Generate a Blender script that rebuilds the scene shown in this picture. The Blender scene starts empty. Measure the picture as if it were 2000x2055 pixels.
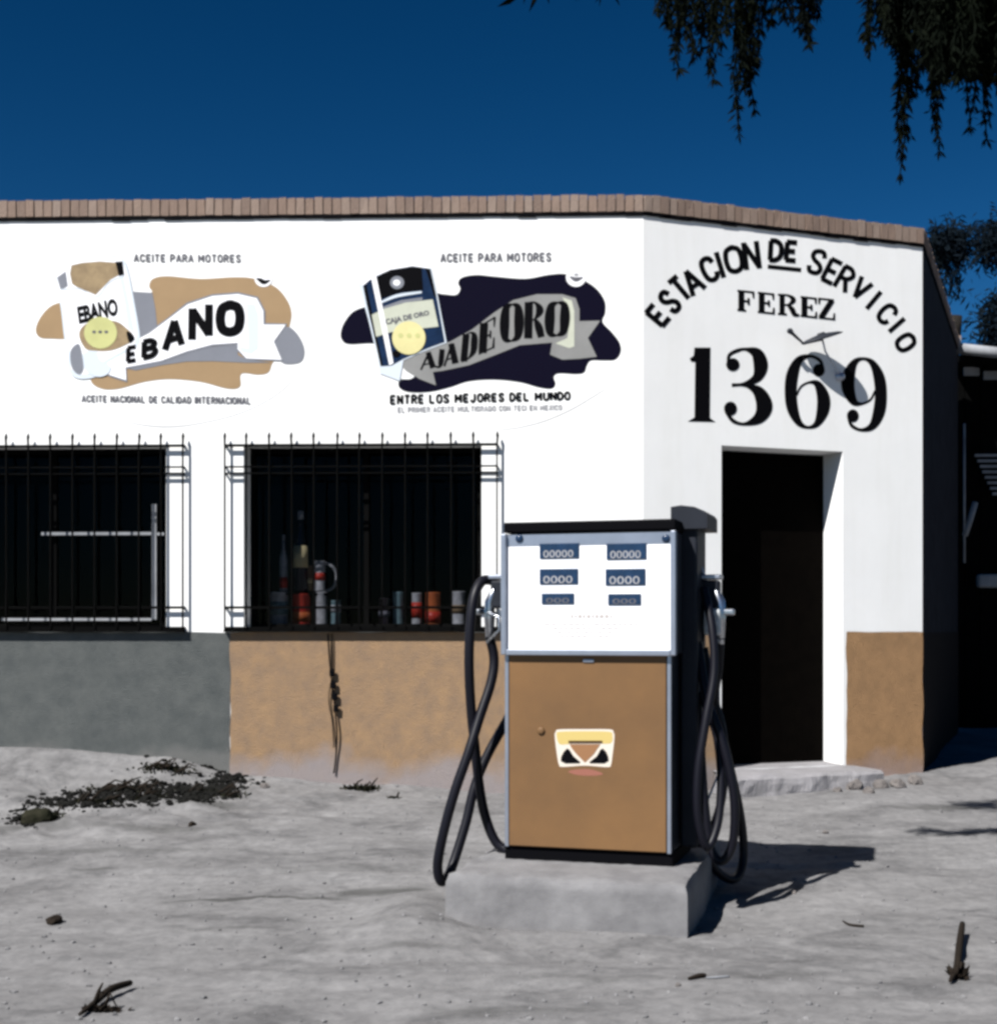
import bpy, bmesh, math, random
from mathutils import Vector, noise
from mathutils.geometry import tessellate_polygon
R = math.radians
random.seed(7)
scene = bpy.context.scene
COL = scene.collection

# ------------------------------------------------------------------ camera
F, CX, HY, CZ = 2800.0, 1000.0, 1262.0, 1.25      # focal length and principal row in photo pixels, eye height
cam = bpy.data.cameras.new('camera'); camo = bpy.data.objects.new('camera', cam); COL.objects.link(camo)
camo.location = (0, 0, CZ); camo.rotation_euler = (R(90), 0, 0)
cam.sensor_width = 36; cam.lens = 36 * F / 2055.0
cam.shift_y = (HY - 1027.5) / 2055.0
cam.clip_end = 2000; cam.clip_start = 0.05
cam.dof.use_dof = True; cam.dof.focus_distance = 8.5; cam.dof.aperture_fstop = 11
scene.camera = camo
# ------------------------------------------------------------------ world and sun
SUN_EL = 47.5; SX, SY = math.sin(R(42)), math.cos(R(42))
w = bpy.data.worlds.new('World'); scene.world = w; w.use_nodes = True
nt = w.node_tree; bg = nt.nodes['Background']
sky = nt.nodes.new('ShaderNodeTexSky'); sky.sky_type = 'NISHITA'; sky.sun_disc = False
sky.sun_elevation = R(SUN_EL); sky.sun_rotation = math.atan2(-SX, -SY) % (2 * math.pi)
sky.altitude = 2200; sky.air_density = 1.0; sky.dust_density = 0.2; sky.ozone_density = 4.0
gm = nt.nodes.new('ShaderNodeGamma'); gm.inputs['Gamma'].default_value = 1.5
hs = nt.nodes.new('ShaderNodeHueSaturation'); hs.inputs['Saturation'].default_value = 1.15; hs.inputs['Hue'].default_value = 0.4925; hs.inputs['Value'].default_value = 0.285
nt.links.new(sky.outputs[0], gm.inputs[0]); nt.links.new(gm.outputs[0], hs.inputs['Color']); nt.links.new(hs.outputs[0], bg.inputs[0])
bg.inputs[1].default_value = 0.05
sl = bpy.data.lights.new('sun', 'SUN'); sl.energy = 5.0; sl.angle = R(0.5); sl.color = (1.0, 0.975, 0.94)
so = bpy.data.objects.new('sun', sl); COL.objects.link(so)
ce = math.cos(R(SUN_EL))
so.rotation_euler = Vector((SX * ce, SY * ce, -math.sin(R(SUN_EL)))).to_track_quat('-Z', 'Y').to_euler()
scene.view_settings.view_transform = 'Standard'; scene.view_settings.look = 'None'
scene.view_settings.gamma = 1.0; scene.view_settings.exposure = 0.76
scene.cycles.filter_width = 3.1
scene.cycles.max_bounces = 6; scene.cycles.diffuse_bounces = 1

# ------------------------------------------------------------------ helpers
def W(px, py, Y): return Vector(((px - CX) / F * Y, Y, CZ + (HY - py) / F * Y))

def mat(name, col, rough=0.8, metal=0.0, var=0.0, vscale=6.0, bump=0.0, bscale=40.0, col2=None, spec=0.3, coat=0.0):
    m = bpy.data.materials.new(name); m.use_nodes = True
    n = m.node_tree.nodes; l = m.node_tree.links; b = n['Principled BSDF']
    b.inputs['Roughness'].default_value = rough; b.inputs['Metallic'].default_value = metal
    b.inputs['Specular IOR Level'].default_value = spec
    if coat: b.inputs['Coat Weight'].default_value = coat
    c = (*col, 1)
    b.inputs['Base Color'].default_value = c
    tc = None
    if var or bump or col2:
        tc = n.new('ShaderNodeTexCoord')
    if var or col2:
        nz = n.new('ShaderNodeTexNoise'); nz.inputs['Scale'].default_value = vscale; nz.inputs['Detail'].default_value = 7
        nz.inputs['Roughness'].default_value = 0.65
        l.new(tc.outputs['Object'], nz.inputs['Vector'])
        cr = n.new('ShaderNodeValToRGB'); cr.color_ramp.elements[0].position = 0.3; cr.color_ramp.elements[1].position = 0.7
        a = col2 if col2 else tuple(v * (1 - var) for v in col)
        cr.color_ramp.elements[0].color = (*a, 1); cr.color_ramp.elements[1].color = c
        l.new(nz.outputs['Fac'], cr.inputs['Fac']); l.new(cr.outputs['Color'], b.inputs['Base Color'])
    if bump:
        nb = n.new('ShaderNodeTexNoise'); nb.inputs['Scale'].default_value = bscale; nb.inputs['Detail'].default_value = 10; nb.inputs['Roughness'].default_value = 0.8
        l.new(tc.outputs['Object'], nb.inputs['Vector'])
        bp = n.new('ShaderNodeBump'); bp.inputs['Strength'].default_value = bump; bp.inputs['Distance'].default_value = 0.02
        l.new(nb.outputs['Fac'], bp.inputs['Height']); l.new(bp.outputs['Normal'], b.inputs['Normal'])
    return m

M = {}
M['lime'] = mat('white_limewash', (0.86, 0.86, 0.85), 0.9, var=0.05, vscale=2.5, bump=0.06, bscale=45)
M['side_shade'] = mat('shaded_side_wall', (0.035, 0.037, 0.045), 0.95, var=0.4, bump=0.3, bscale=22, spec=0.03)  # near-black: the white side wall's shade is put into its base colour
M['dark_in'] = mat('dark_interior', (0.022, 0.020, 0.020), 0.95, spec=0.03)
M['concrete'] = mat('concrete', (0.27, 0.262, 0.275), 0.95, col2=(0.20, 0.195, 0.20), vscale=6, bump=0.5, bscale=30)
M['island'] = mat('dusty_island_concrete', (0.222, 0.219, 0.222), 0.95, col2=(0.130, 0.128, 0.132), vscale=5.5, bump=0.35, bscale=30)
M['black'] = mat('black_paint', (0.003, 0.003, 0.004), 0.7, spec=0.03)
M['black_letter'] = mat('black_sign_paint', (0.003, 0.003, 0.004), 0.7, spec=0.03)
M['navy'] = mat('navy_sign_paint', (0.004, 0.0035, 0.012), 0.7, spec=0.03)
M['navy2'] = mat('blue_sign_paint', (0.010, 0.028, 0.075), 0.7, spec=0.05, var=0.5, vscale=9)
M['tan'] = mat('tan_sign_paint', (0.32, 0.215, 0.115), 0.8, var=0.12, vscale=4)
M['gray_p'] = mat('grey_sign_paint', (0.19, 0.20, 0.23), 0.8, var=0.1)
M['banner_g'] = mat('pale_grey_sign_paint', (0.24, 0.24, 0.235), 0.8, var=0.2, vscale=4)
M['line_g'] = mat('faint_grey_paint', (0.50, 0.50, 0.50), 0.85)
M['letter_g'] = mat('faded_grey_letter_paint', (0.13, 0.13, 0.15), 0.8, var=0.5, vscale=30)
M['letter_p'] = mat('pale_letter_paint', (0.42, 0.42, 0.44), 0.8, var=0.4, vscale=30)
M['white_p'] = mat('white_sign_paint', (0.84, 0.84, 0.86), 0.75)
M['wshade'] = mat('bluish_white_sign_paint', (0.58, 0.64, 0.70), 0.75)
M['yellow_p'] = mat('pale_yellow_sign_paint', (0.68, 0.62, 0.30), 0.75, var=0.15)
M['ygreen_p'] = mat('pale_green_yellow_sign_paint', (0.52, 0.52, 0.22), 0.75, var=0.15)
M['brown_p'] = mat('brown_sign_paint', (0.21, 0.15, 0.085), 0.75, col2=(0.32, 0.235, 0.13), vscale=14)
M['cream_p'] = mat('cream_sign_paint', (0.52, 0.54, 0.44), 0.75, var=0.15)
M['iron'] = mat('black_wrought_iron', (0.003, 0.003, 0.003), 0.8, spec=0.02)
M['silver'] = mat('brushed_aluminium', (0.42, 0.45, 0.52), 0.32, metal=0.75, var=0.15, vscale=10)
M['chrome'] = mat('worn_chrome', (0.6, 0.62, 0.66), 0.25, metal=0.95, var=0.2, vscale=25)
M['darkgrey'] = mat('dark_grey_enamel', (0.020, 0.023, 0.031), 0.5, spec=0.15, var=0.3, vscale=6)
M['face_white'] = mat('white_enamel', (0.86, 0.87, 0.90), 0.4, spec=0.4)
M['brown_panel'] = mat('brown_enamel', (0.185, 0.100, 0.042), 0.5, col2=(0.135, 0.076, 0.036), vscale=2.2, bump=0.05, bscale=6, spec=0.2)
M['rubber'] = mat('black_rubber', (0.005, 0.005, 0.009), 0.45, spec=0.22)
M['display'] = mat('dark_blue_display', (0.012, 0.035, 0.085), 0.25, spec=0.5, var=0.4, vscale=20)
M['faint'] = mat('faint_print', (0.42, 0.38, 0.36), 0.6)
M['red_can'] = mat('red_tin', (0.55, 0.05, 0.03), 0.4)
M['orange_can'] = mat('orange_tin', (0.6, 0.16, 0.05), 0.4)
M['white_can'] = mat('white_tin', (0.65, 0.68, 0.68), 0.4, var=0.5, vscale=25)
M['teal_can'] = mat('teal_tin', (0.25, 0.40, 0.42), 0.4, var=0.5, vscale=25)
M['label_y'] = mat('yellow_label', (0.75, 0.66, 0.35), 0.6)
M['glass_dark'] = mat('dark_bottle', (0.02, 0.015, 0.02), 0.2, spec=0.6)
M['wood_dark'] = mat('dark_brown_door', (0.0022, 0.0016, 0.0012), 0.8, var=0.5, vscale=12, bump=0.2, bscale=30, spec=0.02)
M['stone'] = mat('pale_stone', (0.22, 0.20, 0.19), 0.95, col2=(0.10, 0.09, 0.085), vscale=9, bump=0.8, bscale=25)
M['twig'] = mat('dead_twig', (0.018, 0.014, 0.011), 0.9, spec=0.05)
M['weed'] = mat('dark_weed', (0.010, 0.012, 0.007), 0.9, col2=(0.028, 0.026, 0.018), vscale=14, spec=0.03)
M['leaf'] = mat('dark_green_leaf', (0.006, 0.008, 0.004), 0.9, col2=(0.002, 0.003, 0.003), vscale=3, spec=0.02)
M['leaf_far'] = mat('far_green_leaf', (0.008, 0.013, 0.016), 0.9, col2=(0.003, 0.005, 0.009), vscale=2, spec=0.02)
M['bark'] = mat('bark', (0.012, 0.010, 0.008), 0.95, bump=0.8, bscale=14)
M['dark_plank'] = mat('dark_planks', (0.004, 0.004, 0.004), 0.9, var=0.5, vscale=6, spec=0.01)
M['white_wood'] = mat('weathered_white_wood', (0.28, 0.29, 0.31), 0.8, var=0.35, vscale=6)
M['roofing'] = mat('flat_roofing', (0.25, 0.24, 0.23), 0.95)

n = M['lime'].node_tree.nodes; l = M['lime'].node_tree.links; b = n['Principled BSDF']; src = b.inputs['Base Color'].links[0].from_socket
tc = n.new('ShaderNodeTexCoord'); mp = n.new('ShaderNodeMapping'); mp.inputs['Scale'].default_value = (5, 5, .5); l.new(tc.outputs['Object'], mp.inputs[0])
nz = n.new('ShaderNodeTexNoise'); nz.inputs['Scale'].default_value = 1.6; nz.inputs['Detail'].default_value = 8; nz.inputs['Roughness'].default_value = .7; l.new(mp.outputs[0], nz.inputs[0])
rp = n.new('ShaderNodeValToRGB'); rp.color_ramp.elements[0].position = .35; rp.color_ramp.elements[0].color = (.80, .79, .74, 1); rp.color_ramp.elements[1].position = .55; rp.color_ramp.elements[1].color = (1, 1, 1, 1); l.new(nz.outputs['Fac'], rp.inputs[0])
mx = n.new('ShaderNodeMix'); mx.data_type = 'RGBA'; mx.blend_type = 'MULTIPLY'; mx.inputs['Factor'].default_value = .15; l.new(src, mx.inputs['A']); l.new(rp.outputs[0], mx.inputs['B']); l.new(mx.outputs['Result'], b.inputs['Base Color'])
def stucco(name, c1, c2, dirt, z0, zr):
    """rough painted stucco, its foot stained with pale dust in an irregular line"""
    m = mat(name, c1, 0.95, col2=c2, vscale=9, bump=0.55, bscale=75, spec=0.05)
    n = m.node_tree.nodes; l = m.node_tree.links; b = n['Principled BSDF']
    src = b.inputs['Base Color'].links[0].from_socket
    tc = n.new('ShaderNodeTexCoord'); sp = n.new('ShaderNodeSeparateXYZ'); l.new(tc.outputs['Object'], sp.inputs[0])
    nz = n.new('ShaderNodeTexNoise'); nz.inputs['Scale'].default_value = 3.5; nz.inputs['Detail'].default_value = 6
    l.new(tc.outputs['Object'], nz.inputs['Vector'])
    a = n.new('ShaderNodeMath'); a.operation = 'MULTIPLY_ADD'; a.inputs[1].default_value = -0.45; l.new(nz.outputs['Fac'], a.inputs[0]); l.new(sp.outputs['Z'], a.inputs[2])
    mr = n.new('ShaderNodeMapRange'); mr.inputs['From Min'].default_value = z0 - 0.22 + zr; mr.inputs['From Max'].default_value = z0 - 0.22 - zr
    mr.inputs['To Min'].default_value = 0; mr.inputs['To Max'].default_value = 0.8
    l.new(a.outputs[0], mr.inputs['Value'])
    mx = n.new('ShaderNodeMix'); mx.data_type = 'RGBA'; l.new(mr.outputs[0], mx.inputs['Factor']); l.new(src, mx.inputs['A']); mx.inputs['B'].default_value = (*dirt, 1)
    l.new(mx.outputs['Result'], b.inputs['Base Color'])
    return m
M['dado_or'] = stucco('orange_stucco', (0.33, 0.215, 0.122), (0.235, 0.165, 0.113), (0.27, 0.25, 0.26), 0.33, 0.08)
M['dado_br'] = stucco('tan_stucco', (0.36, 0.215, 0.11), (0.27, 0.165, 0.088), (0.31, 0.24, 0.225), 0.26, 0.09)
M['dado_gr'] = stucco('grey_stucco', (0.112, 0.119, 0.116), (0.078, 0.086, 0.086), (0.155, 0.155, 0.15), 0.42, 0.05)

# brick with a tone of its own per brick
mb = mat('cornice_brick', (0.45, 0.33, 0.27), 0.95, bump=0.5, bscale=60)
n = mb.node_tree.nodes; l = mb.node_tree.links
g = n.new('ShaderNodeNewGeometry'); cr = n.new('ShaderNodeValToRGB')
cr.color_ramp.elements[0].color = (0.185, 0.135, 0.11, 1); cr.color_ramp.elements[1].color = (0.26, 0.20, 0.165, 1)
e = cr.color_ramp.elements.new(0.5); e.color = (0.23, 0.165, 0.13, 1)
l.new(g.outputs['Random Per Island'], cr.inputs[0]); l.new(cr.outputs[0], n['Principled BSDF'].inputs['Base Color']); M['brick'] = mb
# window glass: dark, half transparent
mg = bpy.data.materials.new('dusty_dark_glass'); mg.use_nodes = True
n = mg.node_tree.nodes; l = mg.node_tree.links; n.clear()
out = n.new('ShaderNodeOutputMaterial'); tr = n.new('ShaderNodeBsdfTransparent'); tr.inputs[0].default_value = (0.42, 0.42, 0.45, 1)
gl = n.new('ShaderNodeBsdfGlossy'); gl.inputs['Roughness'].default_value = 0.06; gl.inputs[0].default_value = (0.6, 0.6, 0.6, 1)
mxs = n.new('ShaderNodeMixShader'); mxs.inputs[0].default_value = 0.006
l.new(tr.outputs[0], mxs.inputs[1]); l.new(gl.outputs[0], mxs.inputs[2]); l.new(mxs.outputs[0], out.inputs[0]); M['glass'] = mg

class MB:
    """collects shapes, then links them as ONE mesh object"""
    def __init__(s): s.v = []; s.f = []; s.m = []; s.mats = []; s.smooth = []
    def _mi(s, m):
        if m not in s.mats: s.mats.append(m)
        return s.mats.index(m)
    def add(s, vs, fs, m, smooth=False):
        o = len(s.v); i = s._mi(m); s.v += [tuple(v) for v in vs]
        for f in fs: s.f.append([o + k for k in f]); s.m.append(i); s.smooth.append(smooth)
    def box(s, c, d, m, ax=None, jit=0.0):
        """centre, full sizes, axes (three unit vectors)"""
        ax = ax or (Vector((1, 0, 0)), Vector((0, 1, 0)), Vector((0, 0, 1)))
        c = Vector(c); vs = []
        for k in range(8):
            sx = -1 if not k & 1 else 1; sy = -1 if not k & 2 else 1; sz = -1 if not k & 4 else 1
            p = c + ax[0] * sx * d[0] / 2 + ax[1] * sy * d[1] / 2 + ax[2] * sz * d[2] / 2
            if jit: p += Vector([random.uniform(-jit, jit) for _ in range(3)])
            vs.append(p)
        s.add(vs, [(0, 2, 3, 1), (4, 5, 7, 6), (0, 1, 5, 4), (2, 6, 7, 3), (0, 4, 6, 2), (1, 3, 7, 5)], m)
    def rbox(s, c, d, m, r=0.01, ax=None, seg=3):
        """box with bevelled edges"""
        bm = bmesh.new(); bmesh.ops.create_cube(bm, size=1.0)
        for v in bm.verts: v.co = Vector((v.co.x * d[0], v.co.y * d[1], v.co.z * d[2]))
        bmesh.ops.bevel(bm, geom=bm.edges[:], offset=r, segments=seg, affect='EDGES', profile=0.5)
        ax = ax or (Vector((1, 0, 0)), Vector((0, 1, 0)), Vector((0, 0, 1))); c = Vector(c)
        vs = [c + ax[0] * v.co.x + ax[1] * v.co.y + ax[2] * v.co.z for v in bm.verts]
        s.add(vs, [[v.index for v in f.verts] for f in bm.faces], m); bm.free()
    def tube(s, pts, r, m, n=10, cap=True):
        pts = [Vector(p) for p in pts]; rs = r if isinstance(r, (list, tuple)) else [r] * len(pts)
        vs = []; fs = []; up = Vector((0.13, 0.31, 0.94)).normalized(); pn = None
        for i, p in enumerate(pts):
            t = (pts[min(i + 1, len(pts) - 1)] - pts[max(i - 1, 0)]).normalized()
            if pn is None:
                a = t.cross(up)
                if a.length < 1e-3: a = t.cross(Vector((1, 0, 0)))
            else: a = pn - t * pn.dot(t)
            a.normalize(); pn = a; b = t.cross(a)
            for k in range(n):
                an = 2 * math.pi * k / n
                vs.append(p + (a * math.cos(an) + b * math.sin(an)) * rs[i])
        for i in range(len(pts) - 1):
            for k in range(n):
                k2 = (k + 1) % n
                fs.append((i * n + k, i * n + k2, (i + 1) * n + k2, (i + 1) * n + k))
        if cap: fs.append(list(range(n - 1, -1, -1))); fs.append([(len(pts) - 1) * n + k for k in range(n)])
        s.add(vs, fs, m, True)
    def lathe(s, c, prof, m, n=20, ax=None):
        """prof: list of (radius, height) along axis 3"""
        ax = ax or (Vector((1, 0, 0)), Vector((0, 1, 0)), Vector((0, 0, 1))); c = Vector(c); vs = []; fs = []
        for (r, h) in prof:
            for k in range(n):
                a = 2 * math.pi * k / n
                vs.append(c + ax[0] * r * math.cos(a) + ax[1] * r * math.sin(a) + ax[2] * h)
        for i in range(len(prof) - 1):
            for k in range(n):
                k2 = (k + 1) % n; fs.append((i * n + k, i * n + k2, (i + 1) * n + k2, (i + 1) * n + k))
        fs.append(list(range(n - 1, -1, -1))); fs.append([(len(prof) - 1) * n + k for k in range(n)])
        s.add(vs, fs, m, True)
    def build(s, name, parent=None, **tags):
        me = bpy.data.meshes.new(name); me.from_pydata(s.v, [], s.f)
        for m in s.mats: me.materials.append(m)
        me.polygons.foreach_set('material_index', s.m); me.polygons.foreach_set('use_smooth', s.smooth); me.update()
        o = bpy.data.objects.new(name, me); COL.objects.link(o)
        if parent is not None:
            o.parent = parent
        for k, v in tags.items(): o[k] = v
        return o

def tag(o, label, cat, group=None):
    o['label'] = label; o['category'] = cat
    if group: o['group'] = group
    return o
def thing(name, label, cat, loc=(0, 0, 0), rz=0.0, group=None):
    o = bpy.data.objects.new(name, None); COL.objects.link(o); o.location = loc; o.rotation_euler = (0, 0, rz)
    o.empty_display_size = 0.2
    return tag(o, label, cat, group)
def smooth_path(pts, sub=8, closed=False):
    """Catmull-Rom through tuples of any length"""
    n = len(pts); out = []
    rng = range(n) if closed else range(n - 1)
    for i in rng:
        if closed: p = [pts[(i + k) % n] for k in (-1, 0, 1, 2)]
        else: p = [pts[max(i - 1, 0)], pts[i], pts[i + 1], pts[min(i + 2, n - 1)]]
        for j in range(sub):
            t = j / sub
            out.append(tuple(0.5 * ((2 * b) + (c - a) * t + (2 * a - 5 * b + 4 * c - d) * t * t + (3 * b - a - 3 * c + d) * t ** 3) for a, b, c, d in zip(*p)))
    if not closed: out.append(tuple(pts[-1]))
    return out

# ------------------------------------------------------------------ ground
FRONT_A = Vector((-8.0, 9.784)); P_C = Vector((0.984, 9.5)); P_R = Vector((3.127, 10.30)); P_S = Vector((4.67, 14.2))
def interp(x, tab):
    if x <= tab[0][0]: return tab[0][1]
    for (a, b), (c, d) in zip(tab, tab[1:]):
        if x <= c:
            t = (x - a) / (c - a); t = t * t * (3 - 2 * t); return b + (d - b) * t
    return tab[-1][1]
WALLG = [(-8, .46), (-3.4, .44), (-2.3, .38), (-1.75, .25), (-0.85, .19), (0.05, .13), (1.6, .13), (3.1, .19), (6, .22)]
def gh(x, y, fine=True):
    base = 0.11 * min(max((y - 6.2) / 3.0, 0), 1) ** 1.0
    base *= 1
    tgt = interp(x, WALLG) - 0.11
    wy = 9.55 if x < 1 else 9.5 + (x - 1) * .37
    k = math.exp(-max(wy - y, 0) / 0.55) if y < wy else 1.0
    z = base + tgt * k
    z += 0.085 * math.exp(-((x + .36) / .20) ** 2 - ((y - 5.95) / .45) ** 2) + 0.03 * math.exp(-((x - .2) / .8) ** 2 - ((y - 5.66) / .12) ** 2)
    if y > 12: z = interp(x, WALLG) if y < 14 else z
    if fine:
        near = 1.0 if y < 16 else 0.5
        z += near * (0.022 * noise.noise(Vector((x * 0.9, y * 1.1, 0))) + 0.010 * noise.noise(Vector((x * 2.3, y * 2.8, 3))) + 0.007 * noise.noise(Vector((x * 9, y * 11, 5))) + 0.004 * noise.noise(Vector((x * 25, y * 25, 8))))
        # wheel ruts, roughly parallel to the kerb line
        for (yy, ww, dd, sl) in ((7.05, .05, .016, .045), (6.72, .09, .012, -.03), (5.25, .07, .012, .05), (4.85, .05, .01, -.04)):
            q = (y - yy - sl * x) / ww
            z -= dd * math.exp(-q * q) * (0.5 + 0.5 * noise.noise(Vector((x * 1.1, yy * 7, 0))) + .3)
            q2 = q - 1.7
            z += dd * 0.6 * math.exp(-q2 * q2) * (0.6 + noise.noise(Vector((x * 3.1, yy * 5, 1))))
        # crumbly bank along the left wall
        if x < -0.9 and 7.4 < y < 9.6:
            a = min((-0.9 - x) / 1.0, 1) * (1 - abs((y - 8.6) / 1.0) ** 2 if abs(y - 8.6) < 1 else 0)
            z += a * (0.05 * noise.noise(Vector((x * 3, y * 3.5, 11))) + 0.025 * noise.noise(Vector((x * 8, y * 8, 13))))
    return z
def axis(lo, hi, step, far_lo, far_hi):
    a = []; v = lo
    while v < hi: a.append(v); v += step
    a.append(hi); s = step; v = hi
    while v < far_hi: s *= 1.25; v += s; a.append(v)
    s = step; v = lo; b = []
    while v > far_lo: s *= 1.25; v -= s; b.append(v)
    return b[::-1] + a
def flat_pt(px, py, z=0.06): Y = (CZ - z) * F / (py - HY); return (px - CX) / F * Y, Y
STAINS_AND_SHADE = [(*flat_pt(180, 1732), .16, .05, 0, .55), (*flat_pt(510, 1782), .45, .04, .08, .8), (*flat_pt(1900, 1608, .15), .35, .12, 0, .6), (*flat_pt(1930, 1660, .12), .3, .06, 0, .55), (*flat_pt(250, 1690, .1), .6, .06, .05, .35), (*flat_pt(1020, 1990), .3, .06, 0, .3), (*flat_pt(740, 1772), .28, .10, 0, .7), (*flat_pt(680, 1735), .45, .07, 0, .3), (*flat_pt(440, 1838), .20, .035, 0, .35), (*flat_pt(820, 1880), .25, .05, .1, .35), (*flat_pt(1230, 1935), .40, .06, 0, .25), (*flat_pt(1560, 1925), .16, .05, 0, .3), (*flat_pt(120, 2030), .35, .05, 0, .35), (*flat_pt(560, 2030), .3, .05, 0, .3), (*flat_pt(1800, 1730), .3, .03, 0, .2), (*flat_pt(330, 1640, .15), .5, .10, 0, .45), (*flat_pt(60, 1640, .15), .3, .08, 0, .5), (*flat_pt(420, 1580, .25), .35, .12, 0, .6), (*flat_pt(900, 1690), .4, .05, 0, .2), (*flat_pt(1100, 1600, .14), .5, .08, 0, .2)]  # the two far-right entries paint tree shade, the rest are dirt
xs = axis(-4.0, 4.2, 0.03, -400, 400); ys = axis(4.0, 10.6, 0.025, -60, 700)
g = MB(); vv = [(x, y, gh(x, y)) for y in ys for x in xs]; nx = len(xs)
ff = [(j * nx + i, j * nx + i + 1, (j + 1) * nx + i + 1, (j + 1) * nx + i) for j in range(len(ys) - 1) for i in range(nx - 1)]
gm_ = mat('grey_dirt', (0.222, 0.220, 0.222), 0.97, col2=(0.150, 0.148, 0.150), vscale=2.0, bump=0.35, bscale=28, spec=0.05)
n = gm_.node_tree.nodes; l = gm_.node_tree.links; b = n['Principled BSDF']
src = b.inputs['Base Color'].links[0].from_socket
tc = n.new('ShaderNodeTexCoord')
mp = n.new('ShaderNodeMapping'); mp.inputs['Scale'].default_value = (1.0, 1.5, 1); mp.inputs['Rotation'].default_value = (0, 0, R(-3)); l.new(tc.outputs['Object'], mp.inputs[0])
nz = n.new('ShaderNodeTexNoise'); nz.inputs['Scale'].default_value = 1.3; nz.inputs['Detail'].default_value = 9; nz.inputs['Roughness'].default_value = 0.7; nz.inputs['Distortion'].default_value = 0.6
l.new(mp.outputs[0], nz.inputs[0])
rp = n.new('ShaderNodeValToRGB'); rp.color_ramp.elements[0].position = 0.36; rp.color_ramp.elements[0].color = (0.48, 0.48, 0.49, 1); rp.color_ramp.elements[1].position = 0.50; rp.color_ramp.elements[1].color = (1, 1, 1, 1)
l.new(nz.outputs['Fac'], rp.inputs[0])
mx = n.new('ShaderNodeMix'); mx.data_type = 'RGBA'; mx.blend_type = 'MULTIPLY'; mx.inputs['Factor'].default_value = 0.7
l.new(src, mx.inputs['A']); l.new(rp.outputs[0], mx.inputs['B'])
n2 = n.new('ShaderNodeTexNoise'); n2.inputs['Scale'].default_value = 17; n2.inputs['Detail'].default_value = 8; n2.inputs['Roughness'].default_value = 0.72; l.new(tc.outputs['Object'], n2.inputs[0])
r2 = n.new('ShaderNodeValToRGB'); r2.color_ramp.elements[0].position = 0.33; r2.color_ramp.elements[0].color = (0.68, 0.68, 0.68, 1); r2.color_ramp.elements[1].position = 0.6; r2.color_ramp.elements[1].color = (1.08, 1.07, 1.06, 1)
l.new(n2.outputs['Fac'], r2.inputs[0])
m3 = n.new('ShaderNodeMix'); m3.data_type = 'RGBA'; m3.blend_type = 'MULTIPLY'; m3.inputs['Factor'].default_value = 0.8
l.new(mx.outputs['Result'], m3.inputs['A']); l.new(r2.outputs[0], m3.inputs['B']); 
# dirt stains of their own shape; the two far-right ones are painted tree shade
nd = n.new('ShaderNodeTexNoise'); nd.inputs['Scale'].default_value = 4.5; nd.inputs['Detail'].default_value = 6; l.new(tc.outputs['Object'], nd.inputs[0])
sub = n.new('ShaderNodeVectorMath'); sub.operation = 'MULTIPLY_ADD'; l.new(nd.outputs['Color'], sub.inputs[0]); sub.inputs[1].default_value = (.5, .22, 0); l.new(tc.outputs['Object'], sub.inputs[2])
acc = None
for (ex, ey, rx, ry, an, st) in STAINS_AND_SHADE:
    mpn = n.new('ShaderNodeMapping'); mpn.vector_type = 'TEXTURE'; mpn.inputs['Location'].default_value = (ex + .25, ey + .11, 0); mpn.inputs['Rotation'].default_value = (0, 0, an); mpn.inputs['Scale'].default_value = (rx, ry, 1e6)
    l.new(sub.outputs[0], mpn.inputs[0]); ln = n.new('ShaderNodeVectorMath'); ln.operation = 'LENGTH'; l.new(mpn.outputs[0], ln.inputs[0])
    mr = n.new('ShaderNodeMapRange'); mr.inputs['From Min'].default_value = 1.15; mr.inputs['From Max'].default_value = .45; mr.inputs['To Max'].default_value = st; l.new(ln.outputs['Value'], mr.inputs['Value'])
    if acc is None: acc = mr.outputs[0]
    else:
        mm = n.new('ShaderNodeMath'); mm.operation = 'MAXIMUM'; l.new(acc, mm.inputs[0]); l.new(mr.outputs[0], mm.inputs[1]); acc = mm.outputs[0]
m4 = n.new('ShaderNodeMix'); m4.data_type = 'RGBA'; l.new(acc, m4.inputs['Factor']); l.new(m3.outputs['Result'], m4.inputs['A']); m4.inputs['B'].default_value = (0.050, 0.050, 0.048, 1)
l.new(m4.outputs['Result'], b.inputs['Base Color'])
g.add(vv, ff, gm_, True); go = g.build('ground', kind='structure')

# ------------------------------------------------------------------ service station
class Wall:
    def __init__(s, a, b):
        s.a = Vector(a); s.b = Vector(b); s.L = (s.b - s.a).length; s.d = (s.b - s.a) / s.L; s.n = Vector((s.d.y, -s.d.x))
    def P(s, u, z, off=0.0):
        p = s.a + s.d * u + s.n * off; return Vector((p.x, p.y, z))
    def hit(s, px, py, off=0.0):
        """photo pixel -> (u, z) on the wall plane"""
        k = (px - CX) / F; a = s.a + s.n * off
        # a + d u = (k t, t)
        u = (k * a.y - a.x) / (s.d.x - k * s.d.y); t = a.y + s.d.y * u
        return u, CZ + (HY - py) / F * t
    def axes(s): return (Vector((s.d.x, s.d.y, 0)), Vector((s.n.x, s.n.y, 0)), Vector((0, 0, 1)))
WF = Wall(FRONT_A, P_C); WC = Wall(P_C, P_R); WS = Wall(P_R, P_S)
BL = Vector((-8.0, 15.2)); BR_ = Vector((4.9, 14.8))
TOP = 4.09; TH = 0.30
foot = [FRONT_A, P_C, P_R, P_S, BL]
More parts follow.
